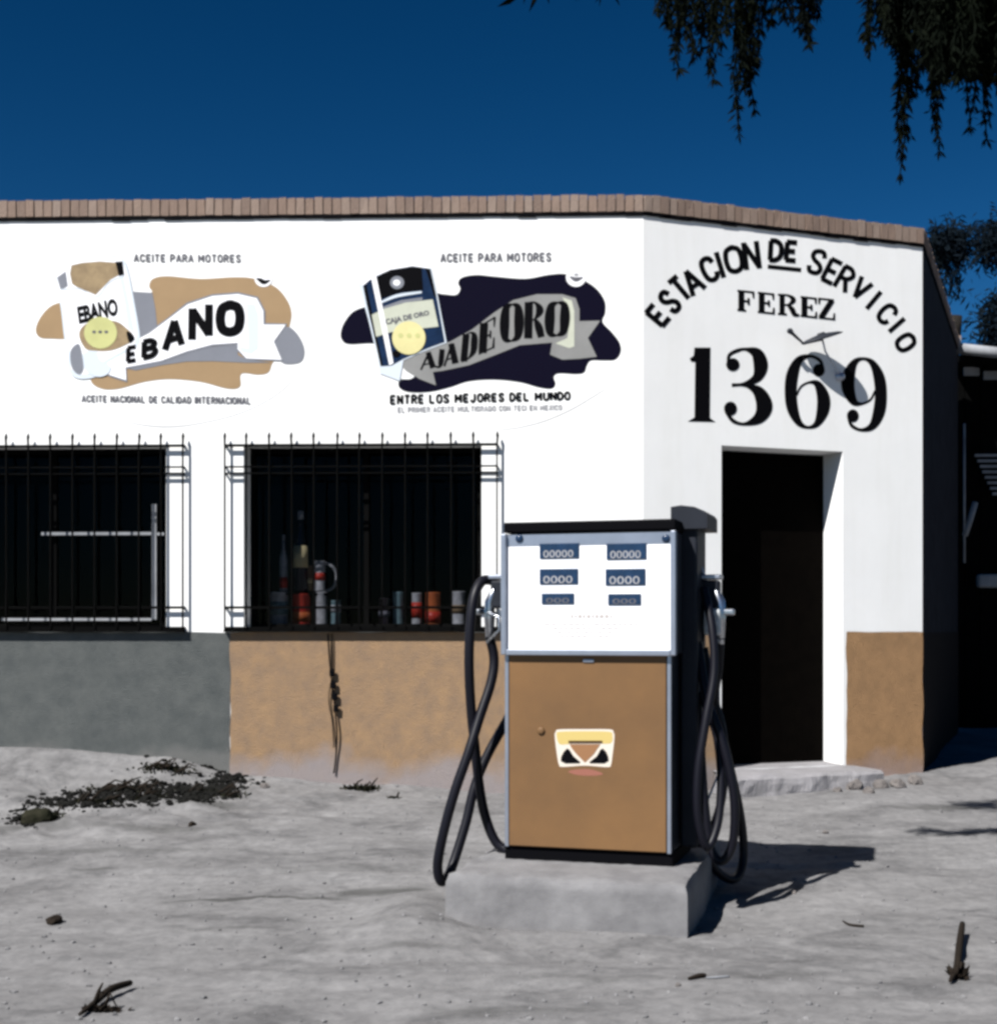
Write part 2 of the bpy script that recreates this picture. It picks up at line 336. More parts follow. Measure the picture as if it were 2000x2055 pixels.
def inset(poly, d):
    out = []; n = len(poly)
    for i in range(n):
        a, b, c = poly[i - 1], poly[i], poly[(i + 1) % n]
        d1 = (b - a).normalized(); d2 = (c - b).normalized(); n1 = Vector((-d1.y, d1.x)); n2 = Vector((-d2.y, d2.x))
        m = (n1 + n2).normalized(); out.append(b + m * d / max(m.dot(n1), .2))
    return out
inn = inset(foot, TH)
u1a, zt1 = WF.hit(-160, 893); u1b, _ = WF.hit(334, 893); zb1 = WF.hit(200, 1262)[1]
u2a, zt2 = WF.hit(489, 893); u2b, _ = WF.hit(966, 893)
ud0, zd = WC.hit(1447, 897); ud1, zd1 = WC.hit(1690, 903)
ZT = (zt1 + zt2) / 2; ZB = zb1; ZD = (zd + zd1) / 2
openings = {0: [(u1a, u1b, ZB, ZT), (u2a, u2b, ZB, ZT)], 1: [(ud0, ud1, 0.27, ZD)]}
station = thing('service_station', 'white single-storey service station with painted oil signs and brick cornice', 'building', (0, 0, 0))
wallb = MB()
for i in range(5):
    w_ = Wall(foot[i], foot[(i + 1) % 5]); ops = openings.get(i, [])
    us = sorted({0.0, w_.L} | {o[0] for o in ops} | {o[1] for o in ops}); zs = sorted({-0.3, TOP} | {o[2] for o in ops} | {o[3] for o in ops})
    ia, ib = inn[i], inn[(i + 1) % 5]
    def inner(u, z):
        if u == 0.0: return Vector((ia.x, ia.y, z))
        if u == w_.L: return Vector((ib.x, ib.y, z))
        return w_.P(u, z, -TH)
    for ua, ub in zip(us, us[1:]):
        for za, zb in zip(zs, zs[1:]):
            if any(o[0] <= ua and ub <= o[1] and o[2] <= za and zb <= o[3] for o in ops): continue
            wallb.add([w_.P(ua, za), w_.P(ub, za), w_.P(ub, zb), w_.P(ua, zb)], [(0, 1, 2, 3)], M['side_shade'] if i == 2 else M['lime'])
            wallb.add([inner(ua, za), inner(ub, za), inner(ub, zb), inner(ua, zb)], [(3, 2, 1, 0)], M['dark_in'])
    for (ua, ub, za, zb) in ops:
        q = [(ua, za), (ub, za), (ub, zb), (ua, zb)]
        for (a, b_) in zip(q, q[1:] + q[:1]):
            if i == 1 and a[1] == b_[1] == za: continue
            wallb.add([w_.P(*a), w_.P(*b_), w_.P(*b_, -TH), w_.P(*a, -TH)], [(0, 1, 2, 3)], M['lime'])
wallb.build('wall', station)
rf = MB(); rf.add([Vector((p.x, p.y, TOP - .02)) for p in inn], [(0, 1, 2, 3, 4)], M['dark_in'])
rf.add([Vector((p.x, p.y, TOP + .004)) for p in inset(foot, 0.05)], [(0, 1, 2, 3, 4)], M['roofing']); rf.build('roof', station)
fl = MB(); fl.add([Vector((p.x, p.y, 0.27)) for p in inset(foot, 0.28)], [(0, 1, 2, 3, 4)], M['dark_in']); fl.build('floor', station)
# cornice: a soldier course of bricks
cb = MB()
for w_ in (WF, WC, WS, Wall(P_S, BL)):
    p = 0.062; k = int(w_.L / p)
    for i in range(k):
        u = (i + .5) * w_.L / k; hgt = 0.112 + random.uniform(-.004, .004)
        cb.box(w_.P(u, TOP + hgt / 2 + 0.0, -0.068 + random.uniform(-.004, .004)), (p - 0.006, 0.17, hgt), M['brick'], w_.axes(), jit=0.002)
    cb.box(w_.P(w_.L / 2, TOP + 0.045, -0.090), (w_.L - .02, 0.17, 0.086), M['concrete'], w_.axes())
cb.build('cornice', station)
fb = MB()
for w_ in (WF, WC, WS):  # thin black boxes standing in for the shadow line below the bricks
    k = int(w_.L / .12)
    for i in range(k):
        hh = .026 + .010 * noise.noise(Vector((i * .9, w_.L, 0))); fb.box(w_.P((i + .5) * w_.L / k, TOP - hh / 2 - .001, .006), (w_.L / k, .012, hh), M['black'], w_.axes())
fb.build('cornice_shadow_strip', station, label='black strip drawing the shadow line under the brick cornice')

# painted dado panels
def panel(wall, ua, ub, za, zb, m, off=0.004, name='dado', parent=station, **k):
    b = MB(); n1 = max(2, int((ub - ua) / .06)); n2 = max(2, int((zb - za) / .06)); vs = []; 
    for j in range(n2 + 1):
        for i in range(n1 + 1):
            u = ua + (ub - ua) * i / n1; z = za + (zb - za) * j / n2
            if j == n2: z += 0.012 * noise.noise(Vector((u * 4, 1, 0)))
            if i in (0, n1): u += 0.014 * noise.noise(Vector((z * 5, 3 + i, 0)))
            vs.append(wall.P(u, z, off + 0.002 * abs(noise.noise(Vector((u * 6, z * 6, 0))))))
    q = n1 + 1
    b.add(vs, [(j * q + i, j * q + i + 1, (j + 1) * q + i + 1, (j + 1) * q + i) for j in range(n2) for i in range(n1)], m)
    return b.build(name, parent, **k)
ug = WF.hit(462, 1400)[0]; zda = WF.hit(460, 1269)[1]
panel(WF, 0.0, ug, -0.1, zda, M['dado_gr'], label='dark grey stucco dado')
panel(WF, ug + 0.002, WF.L, -0.1, zda, M['dado_or'], label='orange stucco dado')
ur0 = WC.hit(1697, 1400)[0]; panel(WC, ur0, WC.L, -0.1, WC.hit(1780, 1268)[1], M['dado_br'], label='tan stucco dado')
panel(WC, 0, ud0 - .02, -0.1, WC.hit(1400, 1268)[1], M['dado_or'], label='orange stucco dado')
panel(WS, 0, WS.L, -0.1, 1.22, M['dark_in'], label='stucco dado of the side wall, shade put into its dark colour')  # dark interior colour reused here to hold the side wall's shade

# door, closed and deep in its opening
db = MB(); dth = 0.05; uc = (ud0 + ud1) / 2; wd = ud1 - ud0
ZF = 0.27
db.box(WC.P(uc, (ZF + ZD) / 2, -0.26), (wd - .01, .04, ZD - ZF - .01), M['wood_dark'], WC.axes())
dr = db.build('door', station)
hb = MB(); hb.tube([WC.P(ud0 + .08, 1.25, -.24), WC.P(ud0 + .08, 1.25, -.19), WC.P(ud0 + .17, 1.25, -.185)], .009, M['iron']); hb.build('handle', dr)

# windows: frame with glass, and the iron grille boxes in front
def window(ua, ub, sash=False):
    fb = MB(); m = M['iron']; t = .035; o = -.24
    for z in (ZB + t / 2, ZT - t / 2): fb.box(WF.P((ua + ub) / 2, z, o), (ub - ua - .004, .04, t), m, WF.axes())
    for u in (ua + t / 2 + .002, ub - t / 2 - .002, (ua + ub) / 2): fb.box(WF.P(u, (ZB + ZT) / 2, o), (t, .036, ZT - ZB - 2 * t - .002), m, WF.axes())
    fo = fb.build('window', station)
    gb = MB(); gb.add([WF.P(ua + t, ZB + t, o), WF.P(ub - t, ZB + t, o), WF.P(ub - t, ZT - t, o), WF.P(ua + t, ZT - t, o)], [(0, 1, 2, 3)], M['glass']); gb.build('glass', fo)
    if sash:
        sb = MB(); oo = -.19
        uv, z1 = WF.hit(310, 1012, oo); _, z0 = WF.hit(310, 1243, oo); _, zm = WF.hit(200, 1071, oo)
        sb.box(WF.P(uv, (z0 + z1) / 2, oo), (.030, .02, z1 - z0), M['white_wood'], WF.axes())
        ul = WF.hit(10, 1243, oo)[0]; ul2 = WF.hit(90, 1071, oo)[0]
        sb.box(WF.P((ul + uv) / 2 - .02, z0, oo), (uv - ul, .02, .018), M['white_wood'], WF.axes())
        sb.box(WF.P((ul2 + uv) / 2 - .02, zm, oo), (uv - ul2, .02, .020), M['white_wood'], WF.axes())
        sb.box(WF.P(uv + .045, zm - .003, oo), (.05, .02, .018), M['white_wood'], WF.axes())
        sb.build('sash', fo, label='pale inner sash rail of the left window')
    return fo
window(u1a, u1b, True); window(u2a, u2b)
GO = 0.034     # stand-off of the grille
def grille(pxs, name='window_grille'):
    us = [WF.hit(p, 893, GO)[0] for p in pxs]; ua, ub = us[0], us[-1]
    zr = {k: WF.hit(700, k, GO)[1] for k in (893, 936, 949, 1219, 1263, 868)}
    rb = MB()
    for k, hh in ((893, .018), (936, .011), (949, .011), (1219, .018), (1262, .03)):
        z = WF.hit(700, k, GO)[1]
        rb.box(WF.P((ua + ub) / 2, z, GO), (ub - ua + .012, .014, hh), M['iron'], WF.axes())
        for u in (ua, ub): rb.box(WF.P(u, z, GO / 2 - .004), (.012, GO - .012, hh), M['iron'], WF.axes())
    # the iron tray the cage stands on
    rb.box(WF.P((ua + ub) / 2, zr[1263] - .012, GO / 2), (ub - ua + .02, GO + .03, .012), M['iron'], WF.axes())
    # small scrolls in the upper and lower bands
    go_ = rb.build(name, station)
    for i, u in enumerate(us):
        b = MB(); z0 = zr[1263] - .01; zt = zr[893]; zp = zr[868]
        for (uu, zz) in ((u, 0),):
            b.box(WF.P(uu, (z0 + zt) / 2, GO + .012), (.011, .011, zt - z0), M['iron'], WF.axes())
            bend = random.uniform(-.004, .004)
            b.tube([WF.P(uu, zt - .005, GO + .012), WF.P(uu + bend, (zt + zp) / 2, GO + .010), WF.P(uu + bend, zp - .02, GO + .006), WF.P(uu + bend * .5, zp + .004, GO + .004)], [.007, .008, .011, .003], M['iron'], 7)
        b.build('bar', go_)
grille([368 - 44.2 * i for i in range(12, -1, -1)])
grille([452, 495, 541, 586, 630, 677, 721, 767, 813, 858, 905, 950, 997])

# ------------------------------------------------------------------ painted signs (flat paint films on the wall)
LAY = 0.0016
def paint_poly(b, wall, pts, layer, m, closed_smooth=True, sub=6):
    if closed_smooth: pts = smooth_path(pts, sub, True)
    uv = [wall.hit(x, y) for x, y in pts]
    co = [wall.P(u, z, LAY * layer) for u, z in uv]
    tris = tessellate_polygon([[Vector((u, z, 0)) for u, z in uv]])
    fs = []
    for t in tris:
        a, b_, c = (Vector(uv[i]) for i in t)
        cr_ = (b_ - a).x * (c - a).y - (b_ - a).y * (c - a).x
        fs.append(t if cr_ > 0 else t[::-1])
    b.add(co, fs, m)
def paint_stroke(b, wall, pts, layer, m, sub=8):
    """pts: (x, y, width) in photo pixels"""
    q = smooth_path(pts, sub) if len(pts) > 2 else pts
    vs = []
    for i, p in enumerate(q):
        a = q[max(i - 1, 0)]; c = q[min(i + 1, len(q) - 1)]; tx, ty = c[0] - a[0], c[1] - a[1]; L = math.hypot(tx, ty) or 1
        nx_, ny_ = -ty / L, tx / L
        for s in (-1, 1):
            vs.append(wall.P(*wall.hit(p[0] + nx_ * s * p[2] / 2, p[1] + ny_ * s * p[2] / 2), LAY * layer))
    b.add(vs, [(2 * i, 2 * i + 1, 2 * i + 3, 2 * i + 2) for i in range(len(q) - 1)], m)
def disc(b, wall, x, y, rx, ry, layer, m, n=28): 
    paint_poly(b, wall, [(x + rx * math.cos(2 * math.pi * k / n), y + ry * math.sin(2 * math.pi * k / n)) for k in range(n)], layer, m, False)
_tc = {}
def glyphs(s, bold=0.0):
    """outline mesh of a string in the built-in font, scaled to the unit box"""
    k = (s, bold)
    if k in _tc: return _tc[k]
    cu = bpy.data.curves.new('t', 'FONT'); cu.body = s; cu.offset = bold; cu.resolution_u = 3; cu.fill_mode = 'FRONT'
    ob = bpy.data.objects.new('t', cu); COL.objects.link(ob); dg = bpy.context.evaluated_depsgraph_get(); me = ob.evaluated_get(dg).to_mesh()
    v = [(p.co.x, p.co.y) for p in me.vertices]; f = [tuple(p.vertices) for p in me.polygons]
    ob.evaluated_get(dg).to_mesh_clear(); COL.objects.unlink(ob); bpy.data.objects.remove(ob); bpy.data.curves.remove(cu)
    x0, x1 = min(a[0] for a in v), max(a[0] for a in v); y0, y1 = min(a[1] for a in v), max(a[1] for a in v)
    r = ([((a - x0) / (x1 - x0), (c - y0) / (y1 - y0)) for a, c in v], f); _tc[k] = r; return r
def quad_map(BLp, BRp, TLp, TRp):
    def f(s, t):
        x = (1 - t) * ((1 - s) * BLp[0] + s * BRp[0]) + t * ((1 - s) * TLp[0] + s * TRp[0])
        y = (1 - t) * ((1 - s) * BLp[1] + s * BRp[1]) + t * ((1 - s) * TLp[1] + s * TRp[1])
        return x, y
    return f
def paint_text(b, wall, s, fm, layer, m, bold=0.0):
    v, f = glyphs(s, bold)
    b.add([wall.P(*wall.hit(*fm(a, c)), LAY * layer) for a, c in v], f, m)
def glyph_strokes(b, wall, strokes, fm, layer, m, sc):
    """strokes in the unit box: lists of (s, t, width fraction)"""
    for i, st in enumerate(strokes):
        paint_stroke(b, wall, [(*fm(s, t), wdt * sc) for s, t, wdt in st], layer + .22 * i, m, 6)

ZA = lambda L: [(x / 2.929, 460 + y / 2.929) for x, y in L]
ZBm = lambda L: [(650 + x / 2.929, 460 + y / 2.929) for x, y in L]
Z6 = lambda L: [(680 + x / 6.8, 500 + y / 6.8) for x, y in L]
Z7 = lambda L: [(80 + x / 6.987, 490 + y / 6.987) for x, y in L]
def q4(fn, a, b_, c, d): return quad_map(*fn([a, b_, c, d]))

BLK = {
 'E': [[(.0, 0, 1), (.0, 1, 1)], [(-.08, 1, 1), (1, 1, 1)], [(-.08, 0, 1), (1, 0, 1)], [(0, .5, 1), (.85, .5, 1)]],
 'B': [[(0, 0, 1), (0, 1, 1)], [(-.08, 1, 1), (.6, 1, 1), (.95, .78, 1), (.6, .53, 1), (0, .53, 1)], [(0, .53, 1), (.7, .5, 1), (1.03, .25, 1), (.7, 0, 1), (-.08, 0, 1)]],
 'A': [[(-.06, -.06, 1), (.5, 1.05, 1)], [(.5, 1.05, 1), (1.06, -.06, 1)], [(.2, .3, .9), (.8, .3, .9)]],
 'N': [[(0, -.07, 1), (0, 1.07, 1)], [(1, -.07, 1), (1, 1.07, 1)], [(0, 1.02, 1), (1, -.02, 1)]],
 'O': [[(.5, 1, 1), (.13, .9, 1), (0, .65, 1), (0, .35, 1), (.13, .1, 1), (.5, 0, 1), (.87, .1, 1), (1, .35, 1), (1, .65, 1), (.87, .9, 1), (.5, 1, 1)], [(.35, .985, 1), (.5, 1, 1), (.65, .985, 1)]],
 'C': [[(1, .72, 1), (.88, .93, 1), (.5, 1, 1), (.13, .88, 1), (0, .5, 1), (.13, .12, 1), (.5, 0, 1), (.88, .08, 1), (1, .28, 1)]],
 'S': [[(.97, .76, 1), (.82, .96, 1), (.5, 1.0, 1), (.12, .9, 1), (.06, .7, 1), (.3, .55, 1), (.72, .43, 1), (.95, .25, 1), (.82, .06, 1), (.5, 0, 1), (.16, .04, 1), (.02, .25, 1)]],
 'T': [[(.5, -.06, 1), (.5, 1, 1)], [(-.05, 1, 1), (1.05, 1, 1)]],
 'I': [[(.5, -.07, 1), (.5, 1.07, 1)]],
 'D': [[(0, 0, 1), (0, 1, 1)], [(-.08, 1, 1), (.45, 1, 1), (.88, .82, 1), (1, .5, 1), (.88, .18, 1), (.45, 0, 1), (-.08, 0, 1)]],
 'R': [[(0, -.07, 1), (0, 1, 1)], [(-.08, 1, 1), (.6, 1, 1), (.97, .76, 1), (.6, .5, 1), (0, .48, 1)], [(.5, .5, 1), (1.05, -.06, 1)]],
 'P': [[(0, -.07, 1), (0, 1, 1)], [(-.08, 1, 1), (.6, 1, 1), (1, .74, 1), (.6, .46, 1), (0, .46, 1)]],
 'M': [[(0, -.07, 1), (0, 1.05, 1)], [(1, -.07, 1), (1, 1.05, 1)], [(0, 1.0, 1), (.5, .3, 1)], [(.5, .3, 1), (1, 1.0, 1)]],
 'L': [[(0, 1.07, 1), (0, 0, 1)], [(-.08, 0, 1), (1, 0, 1)]],
 'J': [[(.85, 1.07, 1), (.85, .3, 1), (.6, 0, 1), (.2, .02, 1), (0, .3, 1)]],
 'U': [[(0, 1.07, 1), (0, .3, 1), (.2, .03, 1), (.5, 0, 1), (.8, .03, 1), (1, .3, 1), (1, 1.07, 1)]],
 'G': [[(1, .72, 1), (.88, .93, 1), (.5, 1, 1), (.13, .88, 1), (0, .5, 1), (.13, .12, 1), (.5, 0, 1), (.9, .08, 1), (1, .45, 1)], [(.6, .45, 1), (1.05, .45, 1)]],
 'X': [[(0, 1.05, 1), (1, -.05, 1)], [(0, -.05, 1), (1, 1.05, 1)]],
 'V': [[(-.03, 1.05, 1), (.5, 0, 1)], [(.5, 0, 1), (1.03, 1.05, 1)]]}
def block(b, wall, ch, fm, layer, m, th, inx, iny):
    """block capital of stroke width th (photo px) inside the quad"""
    f = lambda s, t: fm(inx + (1 - 2 * inx) * s, iny + (1 - 2 * iny) * t)
    for i, st in enumerate(BLK[ch]):
        q = [(*f(s, t), th * k) for s, t, k in st]; paint_stroke(b, wall, q, layer + .25 * i, m, 6)

def set_line(b, wall, text, fm, layer, m, th):
    L = sum(.55 if c == ' ' else .4 if c == 'I' else 1.25 if c == 'M' else 1.0 for c in text); x = 0.0
    for c in text:
        w_ = .55 if c == ' ' else .4 if c == 'I' else 1.25 if c == 'M' else 1.0
        if c != ' ':
            s0, s1 = x / L, (x + w_) / L; g_ = lambda s, t, s0=s0, s1=s1: fm(s0 + (s1 - s0) * s, t)
            block(b, wall, c, g_, layer, m, th, .2, .08)
        x += w_

# --- left sign
b = MB()
paint_poly(b, WF, ZA([(212, 592), (240, 518), (305, 450), (400, 425), (560, 420), (700, 390), (800, 372), (892, 372), (878, 335), (900, 292), (985, 276), (1180, 292), (1380, 282), (1500, 292), (1620, 340), (1690, 420), (1714, 500), (1700, 590), (1700, 700), (1610, 775), (1580, 840), (1520, 856), (1420, 850), (1412, 925), (1340, 938), (1180, 898), (1000, 882), (850, 898), (700, 938), (600, 938), (535, 890), (560, 780), (450, 660), (330, 645), (240, 638)]), 1, M['tan'])
sgn = b.build('painted_sign', station, label='painted oil advertisement in tan paint, left one')
b = MB()
paint_poly(b, WF, ZA([(765, 366), (897, 374), (915, 470), (925, 570), (860, 640), (800, 650), (785, 500)]), 2, M['gray_p'], False)
paint_poly(b, WF, ZA([(740, 818), (950, 780), (1150, 700), (1395, 678), (1400, 740), (1450, 765), (1600, 785), (1450, 785), (1250, 776), (1100, 778), (950, 800), (800, 830)]), 2, M['gray_p'], False)
paint_poly(b, WF, ZA([(1600, 655), (1650, 590), (1700, 575), (1755, 625), (1788, 700), (1780, 765), (1735, 790), (1650, 778)]), 2, M['gray_p'], True, 4)
b.build('shading', sgn)
b = MB()
paint_poly(b, WF, ZA([(545, 715), (740, 675), (860, 612), (990, 520), (1100, 432), (1250, 383), (1400, 371), (1518, 398), (1560, 480), (1560, 552), (1690, 556), (1618, 660), (1668, 776), (1450, 768), (1385, 705), (1385, 678), (1250, 688), (1100, 728), (950, 783), (800, 812), (746, 822), (750, 900), (650, 868), (570, 830)]), 2.6, M['gray_p'], False)
paint_poly(b, WF, ZA([(550, 720), (740, 685), (880, 612), (1000, 523), (1105, 443), (1250, 394), (1400, 382), (1510, 407), (1548, 480), (1550, 562), (1680, 562), (1610, 660), (1656, 768), (1450, 760), (1398, 705), (1400, 668), (1250, 678), (1100, 718), (950, 773), (800, 802), (740, 812), (744, 888), (650, 858), (575, 825)]), 3.2, M['white_p'], False)
paint_poly(b, WF, ZA([(1450, 440), (1500, 440), (1520, 500), (1520, 700), (1480, 735), (1420, 720), (1400, 690), (1462, 700)]), 3.8, M['wshade'], False)
b.build('banner', sgn)
b = MB()
for ch, q in zip('EBANO', [((745, 790), (808, 778), (750, 690), (808, 680)), ((836, 770), (928, 745), (840, 655), (925, 638)), ((960, 724), (1082, 686), (985, 545), (1070, 512)), ((1113, 664), (1247, 632), (1116, 462), (1247, 430)), ((1278, 628), (1430, 622), (1278, 430), (1430, 422))]):
    block(b, WF, ch, q4(ZA, *q), 4.4, M['black_letter'], {'E': 8.8, 'B': 11.5, 'A': 14, 'N': 16, 'O': 19.5}[ch], .13, .10)
b.build('brand_lettering', sgn)
b = MB()
set_line(b, WF, 'ACEITE PARA MOTORES', q4(ZA, (785, 192), (1420, 196), (785, 147), (1420, 150)), 2, M['letter_g'], 3.4)
b.build('top_line', sgn); b = MB()
set_line(b, WF, 'ACEITE NACIONAL DE CALIDAD INTERNACIONAL', q4(ZA, (480, 1016), (1478, 1030), (480, 976), (1478, 988)), 2, M['letter_g'], 3.1)
b.build('bottom_line', sgn)
b = MB()
paint_poly(b, WF, Z7([(215, 440), (300, 350), (430, 250), (700, 165), (900, 150), (1100, 170), (1190, 220), (1260, 430), (1320, 750), (1410, 1290), (1360, 1440), (1210, 1520), (900, 1700), (820, 1850), (560, 1890), (415, 1780), (400, 1500), (350, 1320), (300, 900), (240, 650)]), 3.8, M['wshade'])
paint_poly(b, WF, Z7([(235, 430), (430, 270), (700, 190), (900, 170), (1150, 215), (1230, 430), (1290, 750), (1370, 1280), (1330, 1420), (1200, 1480), (900, 1650), (800, 1800), (560, 1840), (440, 1750), (430, 1500), (380, 1320), (330, 900), (270, 650)]), 4.2, M['white_p'], False)
paint_poly(b, WF, Z7([(450, 300), (600, 265), (850, 245), (1070, 262), (1110, 440), (1000, 500), (900, 600), (790, 715), (700, 675), (600, 640), (520, 600), (460, 560), (430, 420)]), 4.8, M['brown_p'], False)
paint_poly(b, WF, Z7([(250, 470), (370, 385), (400, 590), (300, 650)]), 4.8, M['gray_p'], False)
paint_poly(b, WF, Z7([(1065, 250), (1165, 245), (1190, 430), (1115, 450)]), 5.4, M['black_letter'], False)
paint_poly(b, WF, Z7([(1120, 470), (1180, 460), (1260, 850), (1330, 1240), (1240, 1180), (1190, 800)]), 4.9, M['wshade'], False)
paint_stroke(b, WF, [(*p, 2.0) for p in Z7([(300, 640), (560, 630), (800, 740), (980, 540), (1200, 440)])], 5.3, M['wshade'])
paint_poly(b, WF, Z7([(560, 1250), (700, 1100), (1050, 1080), (1230, 1190), (1330, 1310), (1240, 1400), (1020, 1490), (800, 1500), (640, 1460)]), 5.0, M['brown_p'])
paint_poly(b, WF, Z7([(1225, 1230), (1290, 1250), (1335, 1330), (1270, 1390), (1240, 1330)]), 5.6, M['black_letter'])
paint_poly(b, WF, Z7([(440, 1500), (550, 1400), (600, 1550), (620, 1750), (560, 1830), (455, 1730)]), 5.0, M['gray_p'])
paint_poly(b, WF, Z7([(600, 1560), (780, 1480), (850, 1620), (1000, 1720), (950, 1830), (800, 1860), (640, 1760)]), 4.9, M['wshade'])
disc(b, WF, *Z7([(860, 1245)])[0], 33, 32, 6.2, M['ygreen_p'])
paint_text(b, WF, 'EBANO', q4(Z7, (560, 1125), (1115, 1000), (525, 880), (1080, 755)), 5.4, M['black_letter'], 0.05)
for k in range(3): disc(b, WF, *Z7([(770 + 85 * k, 1235)])[0], 4, 3, 6.8, M['letter_g'], 10)
b.build('painted_can', sgn)
b = MB()
disc(b, WF, *ZA([(1550, 290)])[0], 18, 17, 2.2, M['white_p']); paint_stroke(b, WF, [(x, y, wd_) for (x, y), wd_ in zip(ZA([(1508, 290), (1530, 300), (1555, 312), (1590, 300)]), (2, 8, 9, 2))], 2.8, M['black_letter'])
b.build('badge', sgn)
b = MB(); pts = ZA([(640, 1095), (760, 1135), (950, 1160), (1150, 1145), (1400, 1085), (1600, 990), (1730, 880), (1800, 780)])
paint_stroke(b, WF, [(x, y, wd_) for (x, y), wd_ in zip(pts, (.8, 1.5, 3, 1.8, 1.2, 1.0, .8, .6))], 1, M['line_g']); b.build('outline', sgn)
# --- right sign
b = MB()
paint_poly(b, WF, ZBm([(100, 600), (125, 540), (180, 480), (280, 450), (450, 430), (640, 380), (700, 382), (775, 386), (800, 352), (788, 315), (815, 282), (900, 269), (1000, 278), (1180, 291), (1320, 268), (1420, 264), (1520, 298), (1600, 350), (1648, 420), (1652, 490), (1636, 545), (1690, 605), (1735, 665), (1743, 720), (1712, 766), (1650, 772), (1570, 772), (1545, 800), (1528, 842), (1480, 852), (1380, 848), (1350, 868), (1360, 910), (1335, 938), (1260, 930), (1150, 900), (1000, 885), (850, 895), (740, 930), (620, 957), (500, 958), (442, 930), (448, 885), (520, 875), (560, 800), (400, 700), (290, 672), (150, 676), (105, 650)]), 1, M['navy'])
sgn = b.build('painted_sign', station, label='painted oil advertisement in navy paint, right one')
b = MB()
paint_poly(b, WF, ZBm([(420, 760), (560, 700), (740, 662), (870, 590), (1000, 490), (1110, 418), (1250, 383), (1400, 383), (1478, 406), (1500, 470), (1500, 541), (1622, 538), (1550, 640), (1602, 750), (1500, 762), (1400, 767), (1328, 738), (1340, 667), (1150, 682), (1000, 742), (850, 800), (700, 832), (640, 840), (658, 918), (560, 880), (480, 830)]), 2, M['banner_g'], False)
paint_poly(b, WF, ZBm([(1400, 400), (1455, 420), (1470, 480), (1470, 690), (1440, 700), (1360, 672), (1430, 640), (1445, 500)]), 2.6, M['cream_p'], False)
b.build('banner', sgn)
E_ = [[(.25, 0, .42), (.25, 1, .42)], [(.0, .98, .06), (.95, .98, .06)], [(.0, .02, .06), (.95, .02, .06)], [(.25, .5, .06), (.72, .5, .06)], [(.93, 1, .12), (.93, .68, .05)], [(.93, 0, .12), (.95, .34, .05)], [(.7, .62, .08), (.7, .38, .08)]]
O_ = [[(.5, .98, .05), (.22, .88, .26), (.16, .5, .36), (.22, .12, .26), (.5, .02, .05)], [(.5, .98, .05), (.78, .88, .26), (.84, .5, .36), (.78, .12, .26), (.5, .02, .05)]]
D_ = [[(.24, 0, .34), (.24, 1, .34)], [(.1, .98, .05), (.5, .98, .06), (.8, .8, .28), (.84, .5, .34), (.8, .2, .28), (.5, .02, .06), (.1, .02, .05)]]
A_ = [[(.08, 0, .1), (.55, 1, .12)], [(.48, 1, .32), (.85, 0, .36)], [(.2, .3, .06), (.7, .3, .06)]]
J_ = [[(.62, 1, .5), (.62, .25, .5), (.45, .03, .2), (.1, .1, .2)]]
R_ = [[(.2, 0, .32), (.2, 1, .32)], [(.1, .98, .05), (.5, .98, .08), (.76, .76, .3), (.5, .52, .06), (.2, .5, .05)], [(.52, .52, .1), (.7, .3, .3), (.84, .0, .26)]]
b = MB()
for gl_, q, sc in ((A_, ((562, 828), (655, 812), (575, 735), (652, 712)), 26), (J_, ((650, 818), (704, 808), (665, 715), (712, 700)), 16), (A_, ((700, 808), (785, 785), (715, 690), (782, 655)), 29), (D_, ((798, 788), (893, 742), (815, 628), (900, 582)), 31), (E_, ((908, 738), (1000, 695), (918, 565), (1008, 512)), 30), (O_, ((1036, 675), (1165, 650), (1045, 440), (1165, 432)), 42), (R_, ((1175, 645), (1295, 632), (1180, 430), (1295, 425)), 40), (O_, ((1300, 638), (1432, 622), (1308, 430), (1440, 422)), 44)):
    glyph_strokes(b, WF, gl_, q4(ZBm, *q), 3.2, M['black_letter'], sc * 1.3)
b.build('brand_lettering', sgn); b = MB()
set_line(b, WF, 'ACEITE PARA MOTORES', q4(ZBm, (682, 194), (1338, 190), (682, 144), (1338, 138)), 2, M['letter_g'], 3.8)
b.build('top_line', sgn); b = MB()
set_line(b, WF, 'ENTRE LOS MEJORES DEL MUNDO', q4(ZBm, (385, 1030), (1450, 1003), (385, 976), (1450, 955)), 2, M['black_letter'], 4.8)
b.build('slogan', sgn); b = MB()
set_line(b, WF, 'EL PRIMER ACEITE MULTIGRADO CON TECI EN MEXICO', q4(ZBm, (430, 1078), (1400, 1062), (430, 1046), (1400, 1032)), 2, M['letter_p'], 2.6)
b.build('small_line', sgn)
b = MB()
paint_poly(b, WF, Z6([(270, 500), (300, 400), (540, 215), (800, 140), (1010, 125), (1190, 170), (1262, 262), (1340, 600), (1470, 1280), (1150, 1400), (880, 1520), (830, 1800), (560, 1700), (520, 1450), (400, 950)]), 3.6, M['wshade'], False)
paint_poly(b, WF, Z6([(300, 480), (330, 380), (550, 222), (900, 138), (1185, 178), (1250, 268), (1180, 260), (1000, 235), (700, 290), (500, 370), (330, 500)]), 4.2, M['white_p'], False)
paint_poly(b, WF, Z6([(330, 505), (420, 425), (700, 285), (1000, 238), (1250, 275), (1330, 640), (1445, 1270), (1250, 1340), (1150, 1380), (880, 1500), (720, 1590), (590, 1600), (480, 1180), (380, 760)]), 4.4, M['navy2'], False)
paint_poly(b, WF, Z6([(515, 380), (700, 290), (1000, 245), (1130, 255), (1150, 560), (850, 590), (575, 680)]), 5.0, M['black_letter'], False)
paint_poly(b, WF, Z6([(1180, 262), (1240, 275), (1330, 640), (1300, 650)]), 5.0, M['black_letter'], False)
